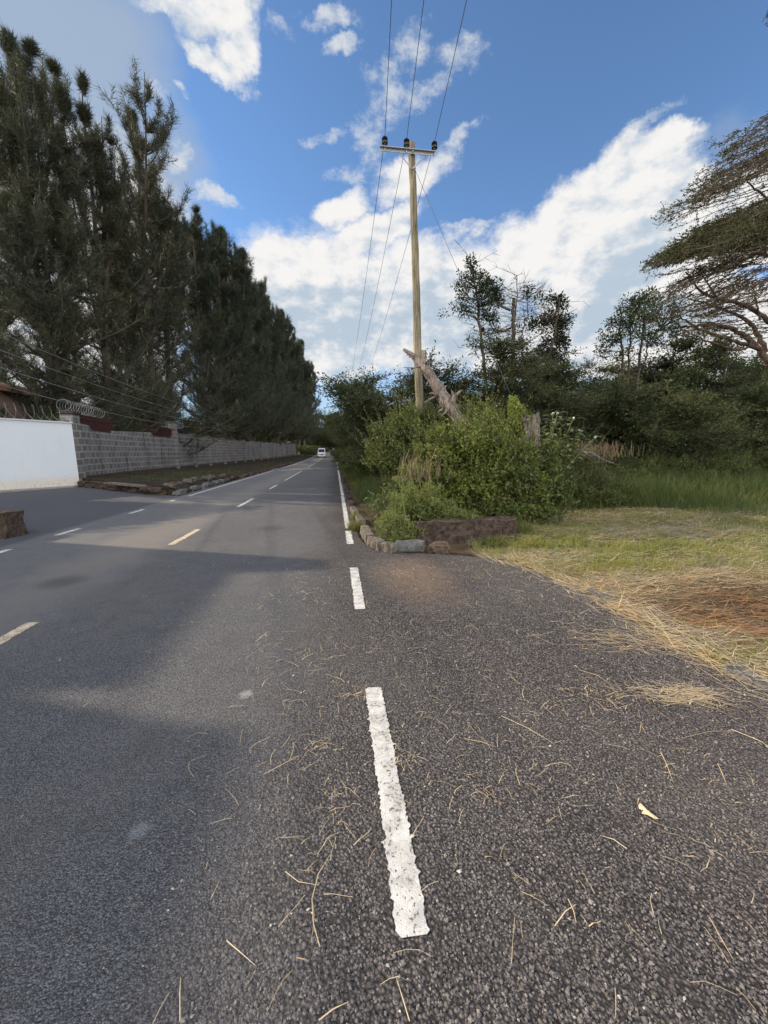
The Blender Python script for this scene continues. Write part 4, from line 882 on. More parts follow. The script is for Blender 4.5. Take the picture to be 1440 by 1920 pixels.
# ------------------------------------------------------------------ trees
def casuarina(H, spread, nb, seed, m='cas', nl=.42, nw=.035, t0=.08, per=7, nlead=5):
    rng = np.random.default_rng(seed); gt = G(); gl = G(); n = 12; t = np.linspace(0, 1, n)
    P = np.stack([np.cumsum(rng.normal(size=n) * .12), np.cumsum(rng.normal(size=n) * .12), t * H * .95], 1); P[0, :2] = 0; tube(gt, P, np.linspace(.32, .03, n), 8, True, .05, rng)
    leaders = [(P, 1.0)]
    for q in range(nlead):                                    # competing leaders give the crown its broken, many-pointed top
        u0 = rng.uniform(.3, .72); b0 = np.array([np.interp(u0, t, P[:, a]) for a in range(3)]); an = q * 6.283 / max(1, nlead) + rng.normal() * .4; top_h = H * min(.97, u0 + rng.uniform(.18, .40)); r_o = spread * rng.uniform(.22, .5)
        tt = np.linspace(0, 1, n); LP = b0 + np.stack([cos(an) * r_o * np.sqrt(tt), sin(an) * r_o * np.sqrt(tt), tt * (top_h - b0[2])], 1); tube(gt, LP, np.linspace(.12, .02, n), 5); leaders.append((LP, .42))
    A = []; B = []; R0 = []; R1 = []; NP = []; ND = []
    for b in range(nb):
        if b % 9 < 4 or nlead == 0: LPp, fs = leaders[0]; u = t0 + (1 - t0) * ((b + rng.random()) / nb) ** 1.35; base = np.array([np.interp(u, t, LPp[:, a]) for a in range(3)])
        else: LPp, fs = leaders[1 + rng.integers(nlead)]; u = .08 + .92 * rng.random(); base = np.array([np.interp(u, t, LPp[:, a]) for a in range(3)])
        if .84 < u < .95 and rng.random() < .55: continue
        an = rng.random() * 6.283; Lb = spread * fs * (1 - u) ** .9 * (.35 + .85 * rng.random() ** .8) + rng.uniform(.8, 1.7) * min(1, 2.6 * (1.03 - u)); plume = rng.random() < (.16 + .5 * (u > .45)); Lb *= 1.25 if plume else (.75 if u > .5 else 1.0)
        el = rng.uniform(.05, .6) + .5 * u + (.35 if u > .84 else 0); ns = 7; cur = base.copy(); pts = [cur.copy()]
        for s in range(ns):
            cur = cur + np.array((cos(an) * cos(el), sin(an) * cos(el), sin(el))) * Lb / ns; pts.append(cur.copy()); el = min(1.42, el + (rng.uniform(.08, .24) if plume else rng.uniform(.0, .14))); an += rng.normal() * .12
        pts = np.array(pts); r = .012 * Lb
        for s in range(ns): A.append(pts[s]); B.append(pts[s + 1]); R0.append(r * (1 - s / ns) + .008); R1.append(r * (1 - (s + 1) / ns) + .008)
        for s in range(1, ns + 1):
            for w_ in range((5 if s < ns else 3) if s > 2 or u > .5 else 3):
                q = pts[s - 1] + (pts[s] - pts[s - 1]) * rng.random(); dn = nrm(pts[s] - pts[s - 1]); d = nrm(dn * (1.0 if plume else .6) + rv(rng, 1)[0] * (.55 if plume else .75) + np.array((0, 0, .45))); l = rng.uniform(.35, 1.0) * (.5 + .10 * Lb) * (.8 if plume else 1.0)
                e = q + d * l; A.append(q); B.append(e); R0.append(.010); R1.append(.004)
                kk = max(2, int(l / .22))
                for z in range(kk): f = (z + 1) / kk; NP.append(q + (e - q) * f); ND.append(d)
    NP = np.repeat(np.array(NP), per, 0); ND = np.repeat(np.array(ND), per, 0); N = len(NP); D = nrm(ND * .75 + rv(rng, N) * .85 + np.array((0, 0, .12)))
    NP = NP + rng.normal(size=(N, 3)) * .05; needles(gl, NP, D, nl * rng.uniform(.55, 1.15, N), nw, rng)
    prisms(gt, A, B, np.array(R0), np.array(R1), rng); return gt, gl
def tree_thing(label, gt, gl, loc, mb='bark', ml='cas', group=None, cat='tree', name='casuarina_tree', rz=0.0):
    r = thing(name, label, cat, loc, group, rz); build('trunk', gt, M[mb], r); build('crown', gl, M[ml], r); return r
tA = tree_thing('tall feathery casuarina at the left picture edge, above the tan house', *casuarina(27, 6.6, 170, 51, 'cas', .55, .030, .03, 6, 4), (-18.2, 29.0, 0))
tB = tree_thing('tall casuarina with a narrow spire above the corner of the white wall', *casuarina(28.5, 6.0, 170, 52, 'cas', .55, .030, .03, 6, 4), (-16.8, 33.2, 0))
tC = tree_thing('dense dark casuarina behind the block wall, first of the dense row', *casuarina(28, 6.8, 190, 53, 'cas2', .6, .036, .13, 7, 5), (-14.4, 48.0, 0), ml='cas2')
dup(tB, (-18.0, 29.4, 0), 2.1, .92, 'casuarina spire between the leftmost tree and the corner of the white wall')
dup(tA, (-24.5, 32.5, 0), 1.3, .85, 'shorter casuarina behind the leftmost one, branches reaching past the picture edge')
dup(tA, (-15.6, 37.5, 0), 4.0, 1.10, 'open casuarina with curved branch tips right of the second spire')
dup(tB, (-16.0, 42.5, 0), .7, 1.02, 'casuarina with forked feathery top standing before the dense dark row')
dup(tB, (-19.5, 42, 0), 2.7, .85, 'dark casuarina filling the gap behind the two spired ones')
dup(tC, (-22, 37, 0), 1.1, .55, 'dark casuarina low behind the spires, seen through gaps')
dup(tB, (-24, 50, 0), 1.9, .8, 'dark casuarina at the back of the left group')
row = [(-13.6, 54, 1.03), (-14.4, 59.5, 1.08), (-13.2, 65, 1.02), (-13.8, 71, 1.12), (-12.9, 77, 1.08), (-13.0, 84, 1.15), (-12.2, 91, 1.05), (-11.8, 98, 1.18), (-11.2, 106, 1.08), (-10.8, 115, 1.2), (-10.5, 126, 1.1), (-10.0, 138, 1.2), (-9, 152, 1.1)]
ordn = ['second', 'third', 'fourth', 'fifth', 'sixth', 'seventh', 'eighth', 'ninth', 'tenth', 'eleventh', 'twelfth', 'thirteenth', 'last']
for q, (x, y, s) in enumerate(row): dup(tC, (x, y, float(zr(y))), 1.3 * q, s, f'dark casuarina, {ordn[q]} of the dense row receding behind the block wall', 'dense casuarina row behind the block wall')
# low skirts of foliage drooping over the wall
def thorn(H, R, seed, n=26000, ls=.055, layers=9, m='thorn', stemH=.35, wide=1.0):
    """bushy thorn tree: many flattened leaf pads on spreading limbs, ragged outline"""
    rng = np.random.default_rng(seed); gt = G(); gl = G(); A = []; B = []; R0 = []; R1 = []; nl_ = 5; tips = []
    for s in range(nl_):
        an = s * 6.283 / nl_ + rng.normal() * .3; el = rng.uniform(.8, 1.3); cur = np.array((0., 0., 0.)); L = H * rng.uniform(.7, 1.0); ns = 8; pts = [cur]
        for q in range(ns): cur = cur + np.array((cos(an) * cos(el), sin(an) * cos(el), sin(el))) * L / ns; pts.append(cur); el -= rng.uniform(-.02, .10); an += rng.normal() * .15
        tube(gt, pts, np.linspace(.028 * H, .01, ns + 1), 6)
        for q in range(2, ns + 1):
            for w_ in range(4):
                a2 = rng.random() * 6.283; e2 = rng.uniform(-.05, .55); l2 = R * rng.uniform(.25, .75) * (1.15 - .5 * q / ns) * wide; c = pts[q].copy(); p0 = c
                for z in range(4): c2 = c + np.array((cos(a2) * cos(e2), sin(a2) * cos(e2), sin(e2))) * l2 / 4; A.append(c); B.append(c2); R0.append(.03 - .006 * z); R1.append(.024 - .006 * z); c = c2; a2 += rng.normal() * .25; tips.append((c, a2, e2))
    tips_c = np.array([t_[0] for t_ in tips]); k_ = n // len(tips) // 8 + 1
    NP = []; ND = []
    base = np.repeat(tips_c, k_, 0); d = rv(rng, len(base)) * (1, 1, .45); d = nrm(d + np.array((0, 0, .12))); l = rng.uniform(.3, .95, len(base)) * (.5 + R * .12); tip = base + d * l[:, None]; A = np.array(A); B = np.array(B)
    prisms(gt, A, B, np.array(R0), np.array(R1), rng); prisms(gt, base, tip, .009, .003, rng)
    t = np.linspace(.2, 1.05, 8); P = (base[:, None] + (tip - base)[:, None] * t[None, :, None]).reshape(-1, 3); P = P + rng.normal(size=P.shape) * .035; D = nrm(np.repeat(d, 8, 0) * .5 + rv(rng, len(P)) * (1, 1, .6)); s_ = ls * rng.uniform(.7, 1.5, len(P))
    leaves(gl, P, D, s_ * 1.7, s_ * .75, rng); return gt, gl
th1 = tree_thing('dark thorny tree crowding the right verge just left of the tall pole', *thorn(6.0, 3.9, 61, 42000, .06), (3.4, 19.0, 0), ml='thorn', name='thorn_tree')
th2 = tree_thing('dark rounded thorn tree behind the dead trunk', *thorn(7.4, 3.5, 62, 42000, .06), (6.6, 18.5, 0), ml='thorn', name='thorn_tree', rz=1.0)
th3 = tree_thing('dark thorn bush tree behind the stump', *thorn(5.2, 4.0, 63, 42000, .055), (8.8, 15.8, 0), ml='thorn', name='thorn_tree')
lst = [(th1, 12.8, 18.6, .8, 'dark thorn tree right of the stump, beneath the three slender trees'), (th3, 11.9, 15.2, .9, 'low dark thorn bush left of the thin-stemmed cluster'), (th2, 16.4, 18.6, .62, 'dark thorn tree beneath the thin-stemmed cluster'),
       (th1, 17.5, 16.2, .72, 'dark thorn bush tree in front of the flat-topped thicket on the right'), (th2, 20.5, 17.8, .9, 'dark layered thorn tree near the right edge, below the spreading acacia'), (th3, 22.5, 15.6, 1.15, 'dark thorn tree at the right picture edge below the acacia branches'),
       (th1, 24.5, 20, 1.25, 'taller dark thorn tree at the right picture edge'), (th3, 9.9, 20.5, .8, 'dark thorn tree at the foot of the bare slender tree'), (th1, 5.0, 24, 1.0, 'dark thorn tree beyond the pole on the right verge'),
       (th2, 4.2, 29, .95, 'dark thorn tree on the right verge, second beyond the pole'), (th3, 4.6, 35, 1.15, 'dark thorn tree on the right verge, third beyond the pole'), (th1, 5.0, 42, 1.15, 'dark thorn tree on the right verge near the speed hump'),
       (th3, 14, 24, 1.0, 'dark thorn tree far behind, between the slender trees and the thin-stemmed cluster'), (th2, 19, 26, 1.3, 'dark thorn tree at the back right'), (th1, 26, 27, 1.5, 'dark thorn tree at the back near the right edge'), (th2, 9, 28, .9, 'dark thorn tree at the back behind the stump')]
for q, (src, x, y, s, lab) in enumerate(lst): dup(src, (x, y, float(zr(y))), 1.7 * q + .4, s, lab)
for q, (x, y, s) in enumerate([(4.6, 50, 1.3), (5.2, 58, 1.2), (5.0, 67, 1.4), (5.6, 77, 1.2), (5.4, 88, 1.5), (6.0, 100, 1.3), (5.6, 113, 1.5), (6.2, 128, 1.6), (2.5, 150, 1.6), (-3, 158, 1.5), (-8, 150, 1.4), (9, 45, 1.5), (12, 60, 1.6), (-2, 172, 2.2), (4, 175, 2.4), (-8, 178, 2.4), (-4.5, 164, 2.3), (0.5, 170, 2.3), (-14, 160, 2), (30, 45, 1.9), (22, 55, 1.9), (38, 35, 2.0), (46, 50, 2.2), (15, 90, 2), (30, 80, 2.2)]):
    dup((th1, th2, th3)[q % 3], (x, y, float(zr(y))), 2.1 * q, s, 'dark thorn tree far off in the belt of trees along the road', 'distant thorn trees')

# slender trees of dark leaf clumps
def clump_tree(name, label, Yd, trunks, clumps, twigs=0, ls=.09, ml='darkleaf', mb='bark', seed=0, bare=0):
    rng = np.random.default_rng(seed); b0 = at(*trunks[0][0][0], Yd); root = np.array((b0[0], Yd, 0.0)); r = thing(name, label, 'tree', tuple(root)); gt = G(); gl = G(); allp = []
    for pl, r0, r1 in trunks:
        P = np.array([at(px, py, Yd) for px, py in pl]) - root; P[:, 1] += np.linspace(0, rng.normal() * .5, len(P)); 
        if pl[0][1] > 780: P = np.concatenate([[[P[0][0], P[0][1], 0]], P])
        m = len(P) * 4; tt = np.linspace(0, len(P) - 1, m); Q = np.stack([np.interp(tt, np.arange(len(P)), P[:, a]) for a in range(3)], 1); Q[1:-1] += rng.normal(size=(m - 2, 3)) * .025
        tube(gt, Q, np.linspace(r0, r1, m), 7, True, .05, rng); allp.append(Q)
    AP = np.concatenate(allp); NPt = []
    for px, py, rx, ry, n in clumps:
        c = at(px, py, Yd) - root; sc = Yd / F * 1.02
        k_ = max(4, int(n / 1.9))
        for z in range(k_):
            d = rng.normal(size=3) * .5; e = c + d * np.array((rx * sc, .8 * (rx + ry) / 2 * sc, ry * sc)); nb = AP[np.argmin(np.linalg.norm(AP - e - np.array((0, 0, -.35)), axis=1))]
            prisms(gt, [nb], [e], .018, .006, rng); k2 = 30; d2 = rv(rng, k2); P = e + d2 * rng.random((k2, 1)) ** .5 * .26; NPt.append((P, d2))
    if NPt:
        P = np.concatenate([a for a, b in NPt]); D = nrm(np.concatenate([b for a, b in NPt]) + rng.normal(size=P.shape) * .5); s_ = ls * rng.uniform(.7, 1.4, len(P)); leaves(gl, P, D, s_ * 1.6, s_ * .7, rng); build('crown', gl, M[ml], r)
    # bare twigs
    if bare:
        idx = rng.integers(int(len(AP) * .25), len(AP), bare); A = AP[idx]; an = rng.random(bare) * 6.28; d = nrm(np.stack([np.cos(an), np.sin(an) * .6, rng.uniform(-.1, .5, bare)], 1)); l = rng.uniform(.4, 1.5, bare); B = A + d * l[:, None]; prisms(gt, A, B, .014, .006, rng)
        for z in range(4): t = rng.random(bare)[:, None]; A2 = A + (B - A) * t; d2 = nrm(d + rv(rng, bare) * .8); B2 = A2 + d2 * (l * .4)[:, None]; prisms(gt, A2, B2, .009, .005, rng)
    build('trunk', gt, M[mb], r); return r
clump_tree('slender_tree', 'slender leaning tree with ragged dark tufts, left of the bare one', 22, [([(920, 800), (912, 720), (905, 660), (898, 600), (893, 545), (882, 485)], .13, .03)],
           [(881, 492, 5, 9, 10), (889, 515, 22, 8, 20), (870, 535, 16, 8, 12), (895, 540, 30, 9, 26), (915, 530, 16, 14, 20), (930, 545, 12, 20, 26), (866, 555, 12, 6, 9), (890, 570, 34, 10, 34), (925, 560, 16, 12, 20), (868, 580, 16, 9, 12), (900, 590, 34, 8, 26), (925, 598, 14, 6, 8), (905, 625, 20, 8, 8), (925, 650, 20, 10, 10)], seed=71, bare=50)
clump_tree('bare_tree', 'nearly bare grey tree standing between two leafy slender trees', 21.5, [([(962, 800), (960, 720), (958, 640), (957, 580), (956, 565)], .13, .08), ([(957, 582), (944, 572), (936, 558), (934, 540)], .07, .02), ([(959, 602), (966, 590), (967, 560), (966, 520)], .06, .012),
           ([(962, 640), (970, 655), (978, 640), (984, 600)], .05, .02), ([(957, 616), (935, 624), (915, 628)], .05, .015), ([(996, 720), (985, 690), (979, 660), (982, 640)], .06, .02), ([(978, 705), (992, 690), (990, 672), (980, 655)], .05, .02)],
           [(950, 675, 26, 14, 18), (975, 640, 10, 8, 8), (940, 690, 20, 10, 12)], seed=72, bare=170)
clump_tree('slender_tree', 'slender tree with heavy dark leaf clumps, rightmost of the three', 22.5, [([(1000, 730), (1016, 700), (1024, 670), (1032, 640), (1038, 600), (1040, 565)], .10, .03), ([(990, 590), (989, 560), (988, 545)], .03, .012), ([(1022, 590), (1014, 600), (1000, 600)], .04, .02)],
           [(1045, 565, 14, 10, 14), (1020, 558, 12, 10, 12), (1052, 572, 12, 10, 12), (1030, 590, 16, 14, 22), (1000, 612, 22, 14, 30), (1045, 605, 22, 14, 34), (1062, 610, 12, 12, 14), (1040, 635, 26, 14, 34), (1035, 660, 22, 12, 24), (1055, 645, 12, 14, 14), (1048, 680, 16, 10, 14), (990, 545, 6, 8, 5), (1020, 700, 14, 5, 8), (1060, 690, 14, 10, 10)], seed=73, bare=60, ls=.10)
clump_tree('thin_stemmed_tree', 'cluster of three thin bare stems under one flat dark crown, left of the acacia', 20, [([(1172, 800), (1170, 720), (1168, 640), (1165, 575)], .10, .03), ([(1178, 800), (1178, 720), (1180, 640), (1182, 570)], .08, .03), ([(1190, 800), (1196, 720), (1205, 640), (1212, 570)], .11, .03), ([(1200, 690), (1216, 670), (1222, 640), (1250, 610)], .05, .02)],
           [(1180, 575, 34, 14, 36), (1215, 560, 40, 14, 44), (1160, 600, 28, 14, 26), (1200, 600, 44, 16, 48), (1245, 590, 32, 16, 34), (1262, 620, 20, 14, 18), (1140, 635, 22, 14, 20), (1175, 630, 36, 12, 26), (1225, 628, 34, 10, 22), (1150, 665, 22, 9, 12), (1180, 655, 20, 8, 8), (1262, 570, 18, 12, 14), (1130, 655, 14, 12, 8)], seed=74, bare=70, ls=.085, ml='thorn')
clump_tree('thorn_tree', 'dark tiered tree silhouetted beneath the acacia branches at the right', 19, [([(1350, 860), (1348, 760), (1345, 690), (1345, 640)], .13, .04)],
           [(1345, 645, 26, 8, 30), (1330, 665, 50, 8, 50), (1370, 655, 30, 8, 30), (1350, 685, 70, 9, 70), (1400, 690, 50, 9, 44), (1300, 705, 40, 9, 36), (1350, 715, 90, 10, 80), (1420, 730, 50, 14, 50), (1290, 740, 50, 12, 44), (1360, 750, 80, 14, 80)], seed=75, bare=60, ls=.085, ml='thorn')

# spreading acacia on the right
def acacia():
    rng = np.random.default_rng(81); Y0 = 10.0; root = np.array((13.6, Y0, 0.0)); r = thing('acacia_tree', 'spreading flat-topped acacia reaching in from the right with reddish limbs', 'tree', tuple(root)); gt = G(); gl = G(); lines = []
    def limb(pl, r0, r1, yo=0.0):
        P = np.array([at(px, py, Y0 + yo) for px, py in pl]) - root; m = len(P) * 5; tt = np.linspace(0, len(P) - 1, m); Q = np.stack([np.interp(tt, np.arange(len(P)), P[:, a]) for a in range(3)], 1); k_ = np.ones(5) / 5
        Q[2:-2] = np.stack([np.convolve(Q[:, a], k_, 'valid') for a in range(3)], 1); Q[1:-1] += rng.normal(size=(m - 2, 3)) * .012; tube(gt, Q, np.linspace(r0, r1, m) * .72, 8, True, .04, rng); lines.append(Q)
    limb([(1640, 1100), (1600, 940), (1540, 800), (1470, 705), (1440, 680)], .26, .14); limb([(1440, 680), (1415, 645), (1380, 618), (1345, 608), (1310, 612), (1270, 612)], .11, .03); limb([(1425, 655), (1380, 640), (1330, 625), (1300, 612), (1270, 590)], .08, .02, -.2)
    limb([(1436, 660), (1418, 620), (1400, 600), (1370, 585), (1330, 570), (1290, 560)], .09, .02, .3); limb([(1470, 640), (1440, 600), (1400, 572), (1350, 562), (1310, 545), (1285, 510)], .10, .02, .1)
    limb([(1410, 640), (1395, 660), (1330, 640), (1275, 628)], .05, .015, -.3); limb([(1560, 700), (1500, 560), (1450, 480), (1400, 470), (1350, 475)], .12, .02, .5); limb([(1500, 560), (1480, 440), (1450, 380), (1400, 340)], .07, .02, -.4)
    limb([(1425, 600), (1418, 560), (1410, 530)], .04, .015, 0); limb([(1345, 562), (1320, 520), (1300, 495)], .03, .01, .2); limb([(1560, 640), (1560, 400), (1500, 330)], .1, .03)
    AP = np.concatenate(lines); L_ = []
    def spray(p0, p1, yo, n, wl, leaf, droop=.0):
        A = at(*p0, Y0 + yo) - root; B = at(*p1, Y0 + yo + rng.normal() * .4) - root; m = 16; t = np.linspace(0, 1, m)[:, None]; C = A + (B - A) * t; C[:, 2] -= (droop * t[:, 0] ** 2); C[1:] += np.cumsum(rng.normal(size=(m - 1, 3)) * .012, 0)
        prisms(gt, C[:-1], C[1:], np.linspace(.018, .005, m - 1), np.linspace(.017, .004, m - 1), rng); d = nrm(B - A)
        u = rng.random(n) ** .8; q = np.stack([np.interp(u, t[:, 0], C[:, a]) for a in range(3)], 1); dd_ = nrm(d * .9 + rv(rng, n) * .7); l = wl * rng.uniform(.4, 1.1, n) * (1.1 - .5 * u); e = q + dd_ * l[:, None]; prisms(gt, q, e, .006, .003, rng)
        if leaf: 
            k_ = 9; tt = np.linspace(.1, 1, k_); P = (q[:, None] + (e - q)[:, None] * tt[None, :, None]).reshape(-1, 3); keep = rng.random(len(P)) < leaf; P = P[keep]; L_.append((P + rng.normal(size=P.shape) * .02, np.repeat(dd_, k_, 0)[keep]))
    # upper twiggy fringe, open
    for z in range(46):
        s = rng.random(); x1 = 1375 - 135 * s + rng.normal() * 10; y1 = 272 + 135 * s + rng.normal() * 8 + rng.random() * 40 * s; spray((1500 + rng.normal() * 20, y1 - 70 - 40 * s + rng.normal() * 14), (x1, y1), rng.normal() * .8, 46, .34, .30)
    # dense flat layer
    for z in range(85):
        s = rng.random(); x1 = 1352 - 140 * s + rng.normal() * 10; y1 = 412 + 92 * s + rng.normal() * 7; spray((x1 + 170 + rng.random() * 60, y1 - 62 * rng.uniform(.4, 1.5)), (x1, y1), rng.normal() * 1.0, 46, .34, .62)
    for z in range(70):
        x1 = rng.uniform(1300, 1420); y1 = 470 - (x1 - 1300) * .22 + rng.normal() * 12; spray((x1 + 150, y1 - rng.uniform(30, 90)), (x1, y1), rng.normal() * 1.1, 46, .34, .62)
    # dark twiggy under-layers hanging below
    for z in range(110):
        x1 = rng.uniform(1215, 1400); y1 = rng.uniform(500, 600) + (1300 - x1) * .08; spray((x1 + rng.uniform(60, 150), y1 - rng.uniform(15, 70)), (x1, y1), rng.normal() * 1.0, 20, .26, .16)
    for z in range(26):
        x1 = rng.uniform(1250, 1400); y1 = rng.uniform(585, 640); spray((x1 + rng.uniform(60, 120), y1 - rng.uniform(0, 30)), (x1, y1), rng.normal() * .8, 18, .24, .25)
    for z in range(30): spray((1560 + rng.normal() * 20, 20 + rng.normal() * 30), (1445 + rng.random() * 60, 28 + rng.normal() * 14), rng.normal() * .5, 30, .25, .8)
    P = np.concatenate([a for a, b in L_]); D = nrm(np.concatenate([b for a, b in L_]) * .6 + rng.normal(size=P.shape) * (.6, .6, .35)); s_ = .028 * rng.uniform(.6, 1.5, len(P)); leaves(gl, P, D, s_ * 1.7, s_ * .8, rng)
    build('trunk', gt, M['acbark'], r); build('crown', gl, M['acacia'], r)
acacia()
print('trees done')

# ------------------------------------------------------------------ unseen casters of the shade, left of the picture edge
# (hedge and casuarinas added to cast it, houses inferred from straight shadow edges)
def hedge(label, pts, h, th, seed):
    rng = np.random.default_rng(seed); r = thing('hedge', label, 'hedge', (pts[0][0], pts[0][1], 0)); gl = G(); gs = G(); P = np.array(pts, float); L = np.linalg.norm(P[1] - P[0]); n = int(L * h * 650)
    u = rng.random(n); z = h * (rng.random(n)) ** .8; hh = z + .12 * fbm(u * L * 2, z); q = P[0] + (P[1] - P[0]) * u[:, None]; X = np.stack([q[:, 0] + rng.normal(size=n) * th * .35, q[:, 1] + rng.normal(size=n) * .1, hh], 1) - (pts[0][0], pts[0][1], 0)
    leaves(gl, X, rv(rng, n), .17, .13, rng); build('foliage', gl, M['bush2'], r)
    ni = int(L * 2) + 1
    for k_ in range(ni): a = (P[1] - P[0]) * (k_ + .5) / ni; tube(gs, [(a[0], a[1], 0), (a[0] + .1, a[1], h * .8)], [.04, .02], 5)
    build('stems', gs, M['bark'], r)
hedge('added shade-casting hedge behind the unseen part of the white wall', [(-15.6, 16.8), (-19.6, 11.4)], 6.1, 1.0, 91)  # added out of view, tall enough to shade the left lane
def plain_house(label, c, size, seed, slab=None):
    r = thing('house', label, 'house', c); L, D, Hh = size                     # origin at the corner nearest the road; runs back (-x) and towards the camera (-y)
    g_ = G(); box(g_, (-L / 2, -D / 2, Hh / 2), (L, D, Hh)); build('wall', g_, M['tan'], r)
    g_ = G(); box(g_, (-L / 2, -D / 2, Hh + .06), (L + .16, D - .02, .12)); build('roof', g_, M['concrete'], r)
    if slab: g_ = G(); box(g_, (-.8, slab[0] / 2 + .004, slab[1] / 2), (1.6, slab[0], slab[1])); build('shade_slab', g_, M['tan'], r)  # thin slab added to throw a dark band across the road
    for q in range(max(1, int(D / 3))):
        for z in (1.5, 4.8):
            if z + .7 > Hh: continue
            g_ = G(); box(g_, (.03, -1.6 - q * 3.0, z), (.06, 1.3, 1.2)); f = build('window', g_, M['white'], r); g2 = G(); box(g2, (.07, -1.6 - q * 3.0, z), (.04, 1.1, 1.0)); build('pane', g2, M['glass'], f)
plain_house('flat roofed house beside the side road, outside the picture', (-17.4, 11.6, 0), (7, 3.1, 7.44), 1, (.50, 8.2))
plain_house('long flat roofed building to the left of the photographer, outside the picture', (-18.0, 8.49, 0), (8, 20, 8.14), 2)
dup(tC, (-24.5, 23.0, 0), 1.0, (.6, .6, .6), 'short unseen casuarina added for shade behind the white wall', 'casuarinas outside the picture')  # added out of view to shade the back of the clearing
dup(tC, (-27.5, 27.0, 0), 2.0, .8, 'taller unseen casuarina added for shade behind the house', 'casuarinas outside the picture')
for q, (x, y, s) in enumerate([(-22, -12.0, .7), (-18, -16, .7)]):
    dup(tC, (x, y, 0), 1.9 * q, s, 'unseen casuarina added for shade to the left, behind the photographer', 'casuarinas outside the picture')

# ------------------------------------------------------------------ grass, straw, chips
rng = np.random.default_rng(101)
def gz(X, Y): return ground_z(X, Y)
xe = lambda y: np.interp(y, Yl, Xl)                         # right edge of the lay-by
def scatter(n, x0, x1, y0, y1, dens):
    X = rng.uniform(x0, x1, n); Y = rng.uniform(y0, y1, n); k_ = rng.random(n) < dens(X, Y); return X[k_], Y[k_]
dpit = lambda X, Y: ((X - PIT[0]) / 1.9) ** 2 + ((Y - PIT[1]) / .85) ** 2
inview = lambda X, Y: (X < 1.05 * Y + 2.2) & (X > xe(np.clip(Y, -5, 7.3)) + .02)
# short green grass
X, Y = scatter(190000, 2.3, 13, .6, 9.6, lambda X, Y: inview(X, Y) * np.clip(1.35 - np.exp(-dpit(X, Y)) * 1.8 - .6 * (fbm(X * .9, Y * 1.6) > .50) - .35 * (fbm(X * 3.3, Y * 4) > .5), 0.04, 1) * np.clip(1.25 - Y / 11, .2, 1))
N = len(X); z = gz(X, Y); hh = rng.uniform(.035, .095, N) * (1 + .5 * (Y > 4)) * (.45 + 1.3 * np.clip((fbm(X * 2.6, Y * 3.4) - .3) * 2.2, 0, 1)); g_ = G()
strips(g_, np.stack([X, Y, z], 1), rng.random(N) * 6.28, hh, .004 + .0011 * Y, rng.normal(size=N) * .5, 0, rng, up=rng.uniform(.6, 1.45, N), droop=rng.uniform(.2, 1.1, N), seg=2)
tag(build('grass', g_, M['grass']), 'short patchy green grass right of the lay-by', 'grass', kind='stuff')
# straw lying on the ground
def lay_straw(n, x0, x1, y0, y1, dens, m, label, zoff=.03, L=(.06, .32), ang=None, lift=.05, w0=.0026, wk=.0009):
    X, Y = scatter(n, x0, x1, y0, y1, dens); N = len(X); g_ = G(); z = gz(X, Y) + zoff + rng.random(N) * lift
    a = rng.random(N) * 6.28 if ang is None else ang + rng.normal(size=N) * .5 + pi * (rng.random(N) < .5)
    strips(g_, np.stack([X, Y, z], 1), a, rng.uniform(L[0], L[1], N), w0 + wk * Y, rng.normal(size=N) * .5, 0, rng, up=rng.normal(size=N) * .12 + .04, droop=rng.normal(size=N) * .15, seg=3)
    return tag(build('straw', g_, m), label, 'straw', kind='stuff')
lay_straw(60000, 2.3, 12, 1.0, 9.2, lambda X, Y: inview(X, Y) * np.clip(.25 + .9 * (fbm(X * .7 + 4, Y * 1.3) - .36) * 3, 0, 1) * (dpit(X, Y) > .5), M['straw'], 'pale cut straw lying over the grass on the right', ang=-.25)
lay_straw(22000, 2.9, 8, 1.9, 5.4, lambda X, Y: inview(X, Y) * np.exp(-dpit(X, Y - .15) * .9), M['redstraw'], 'matted red-brown straw filling the hollow beside the lay-by', ang=-.35, lift=.03, zoff=.01)
lay_straw(9000, 3.1, 8, 3.2, 5.6, lambda X, Y: inview(X, Y) * np.exp(-((Y - 4.25) / .35) ** 2), M['straw'], 'bright straw along the far lip of the hollow', ang=-.3, lift=.06)
lay_straw(4200, 2.2, 3.5, 1.6, 6.0, lambda X, Y: np.exp(-((X - xe(Y) - .12) / .22) ** 2) * (Y < 6), M['straw'], 'straw strewn along the edge of the lay-by', zoff=.02, ang=2.0, L=(.1, .4), lift=.025)
# tall grass band
X, Y = scatter(90000, 4.6, 22, 7.8, 15, lambda X, Y: (X < 1.15 * Y + 3) * np.clip((Y - 8.5 - .6 * np.sin(X * 1.1)) / .7, 0, 1) * np.clip((Y - 14 + X * 1.2) / 3, 0, 1) * (.35 + .65 * (fbm(X, Y) > .42)))
N = len(X); hh = rng.uniform(.4, .95, N) * np.clip((Y - 8.3) / 1.3, .35, 1.1); g_ = G()
strips(g_, np.stack([X, Y, gz(X, Y)], 1), rng.random(N) * 6.28, hh, .014, rng.normal(size=N) * .4, 0, rng, up=rng.uniform(1.1, 1.55, N), droop=rng.uniform(.3, 1.5, N), seg=3)
tag(build('tall_grass', g_, M['tallgrass']), 'tall lush green grass at the back of the clearing', 'grass', kind='stuff')
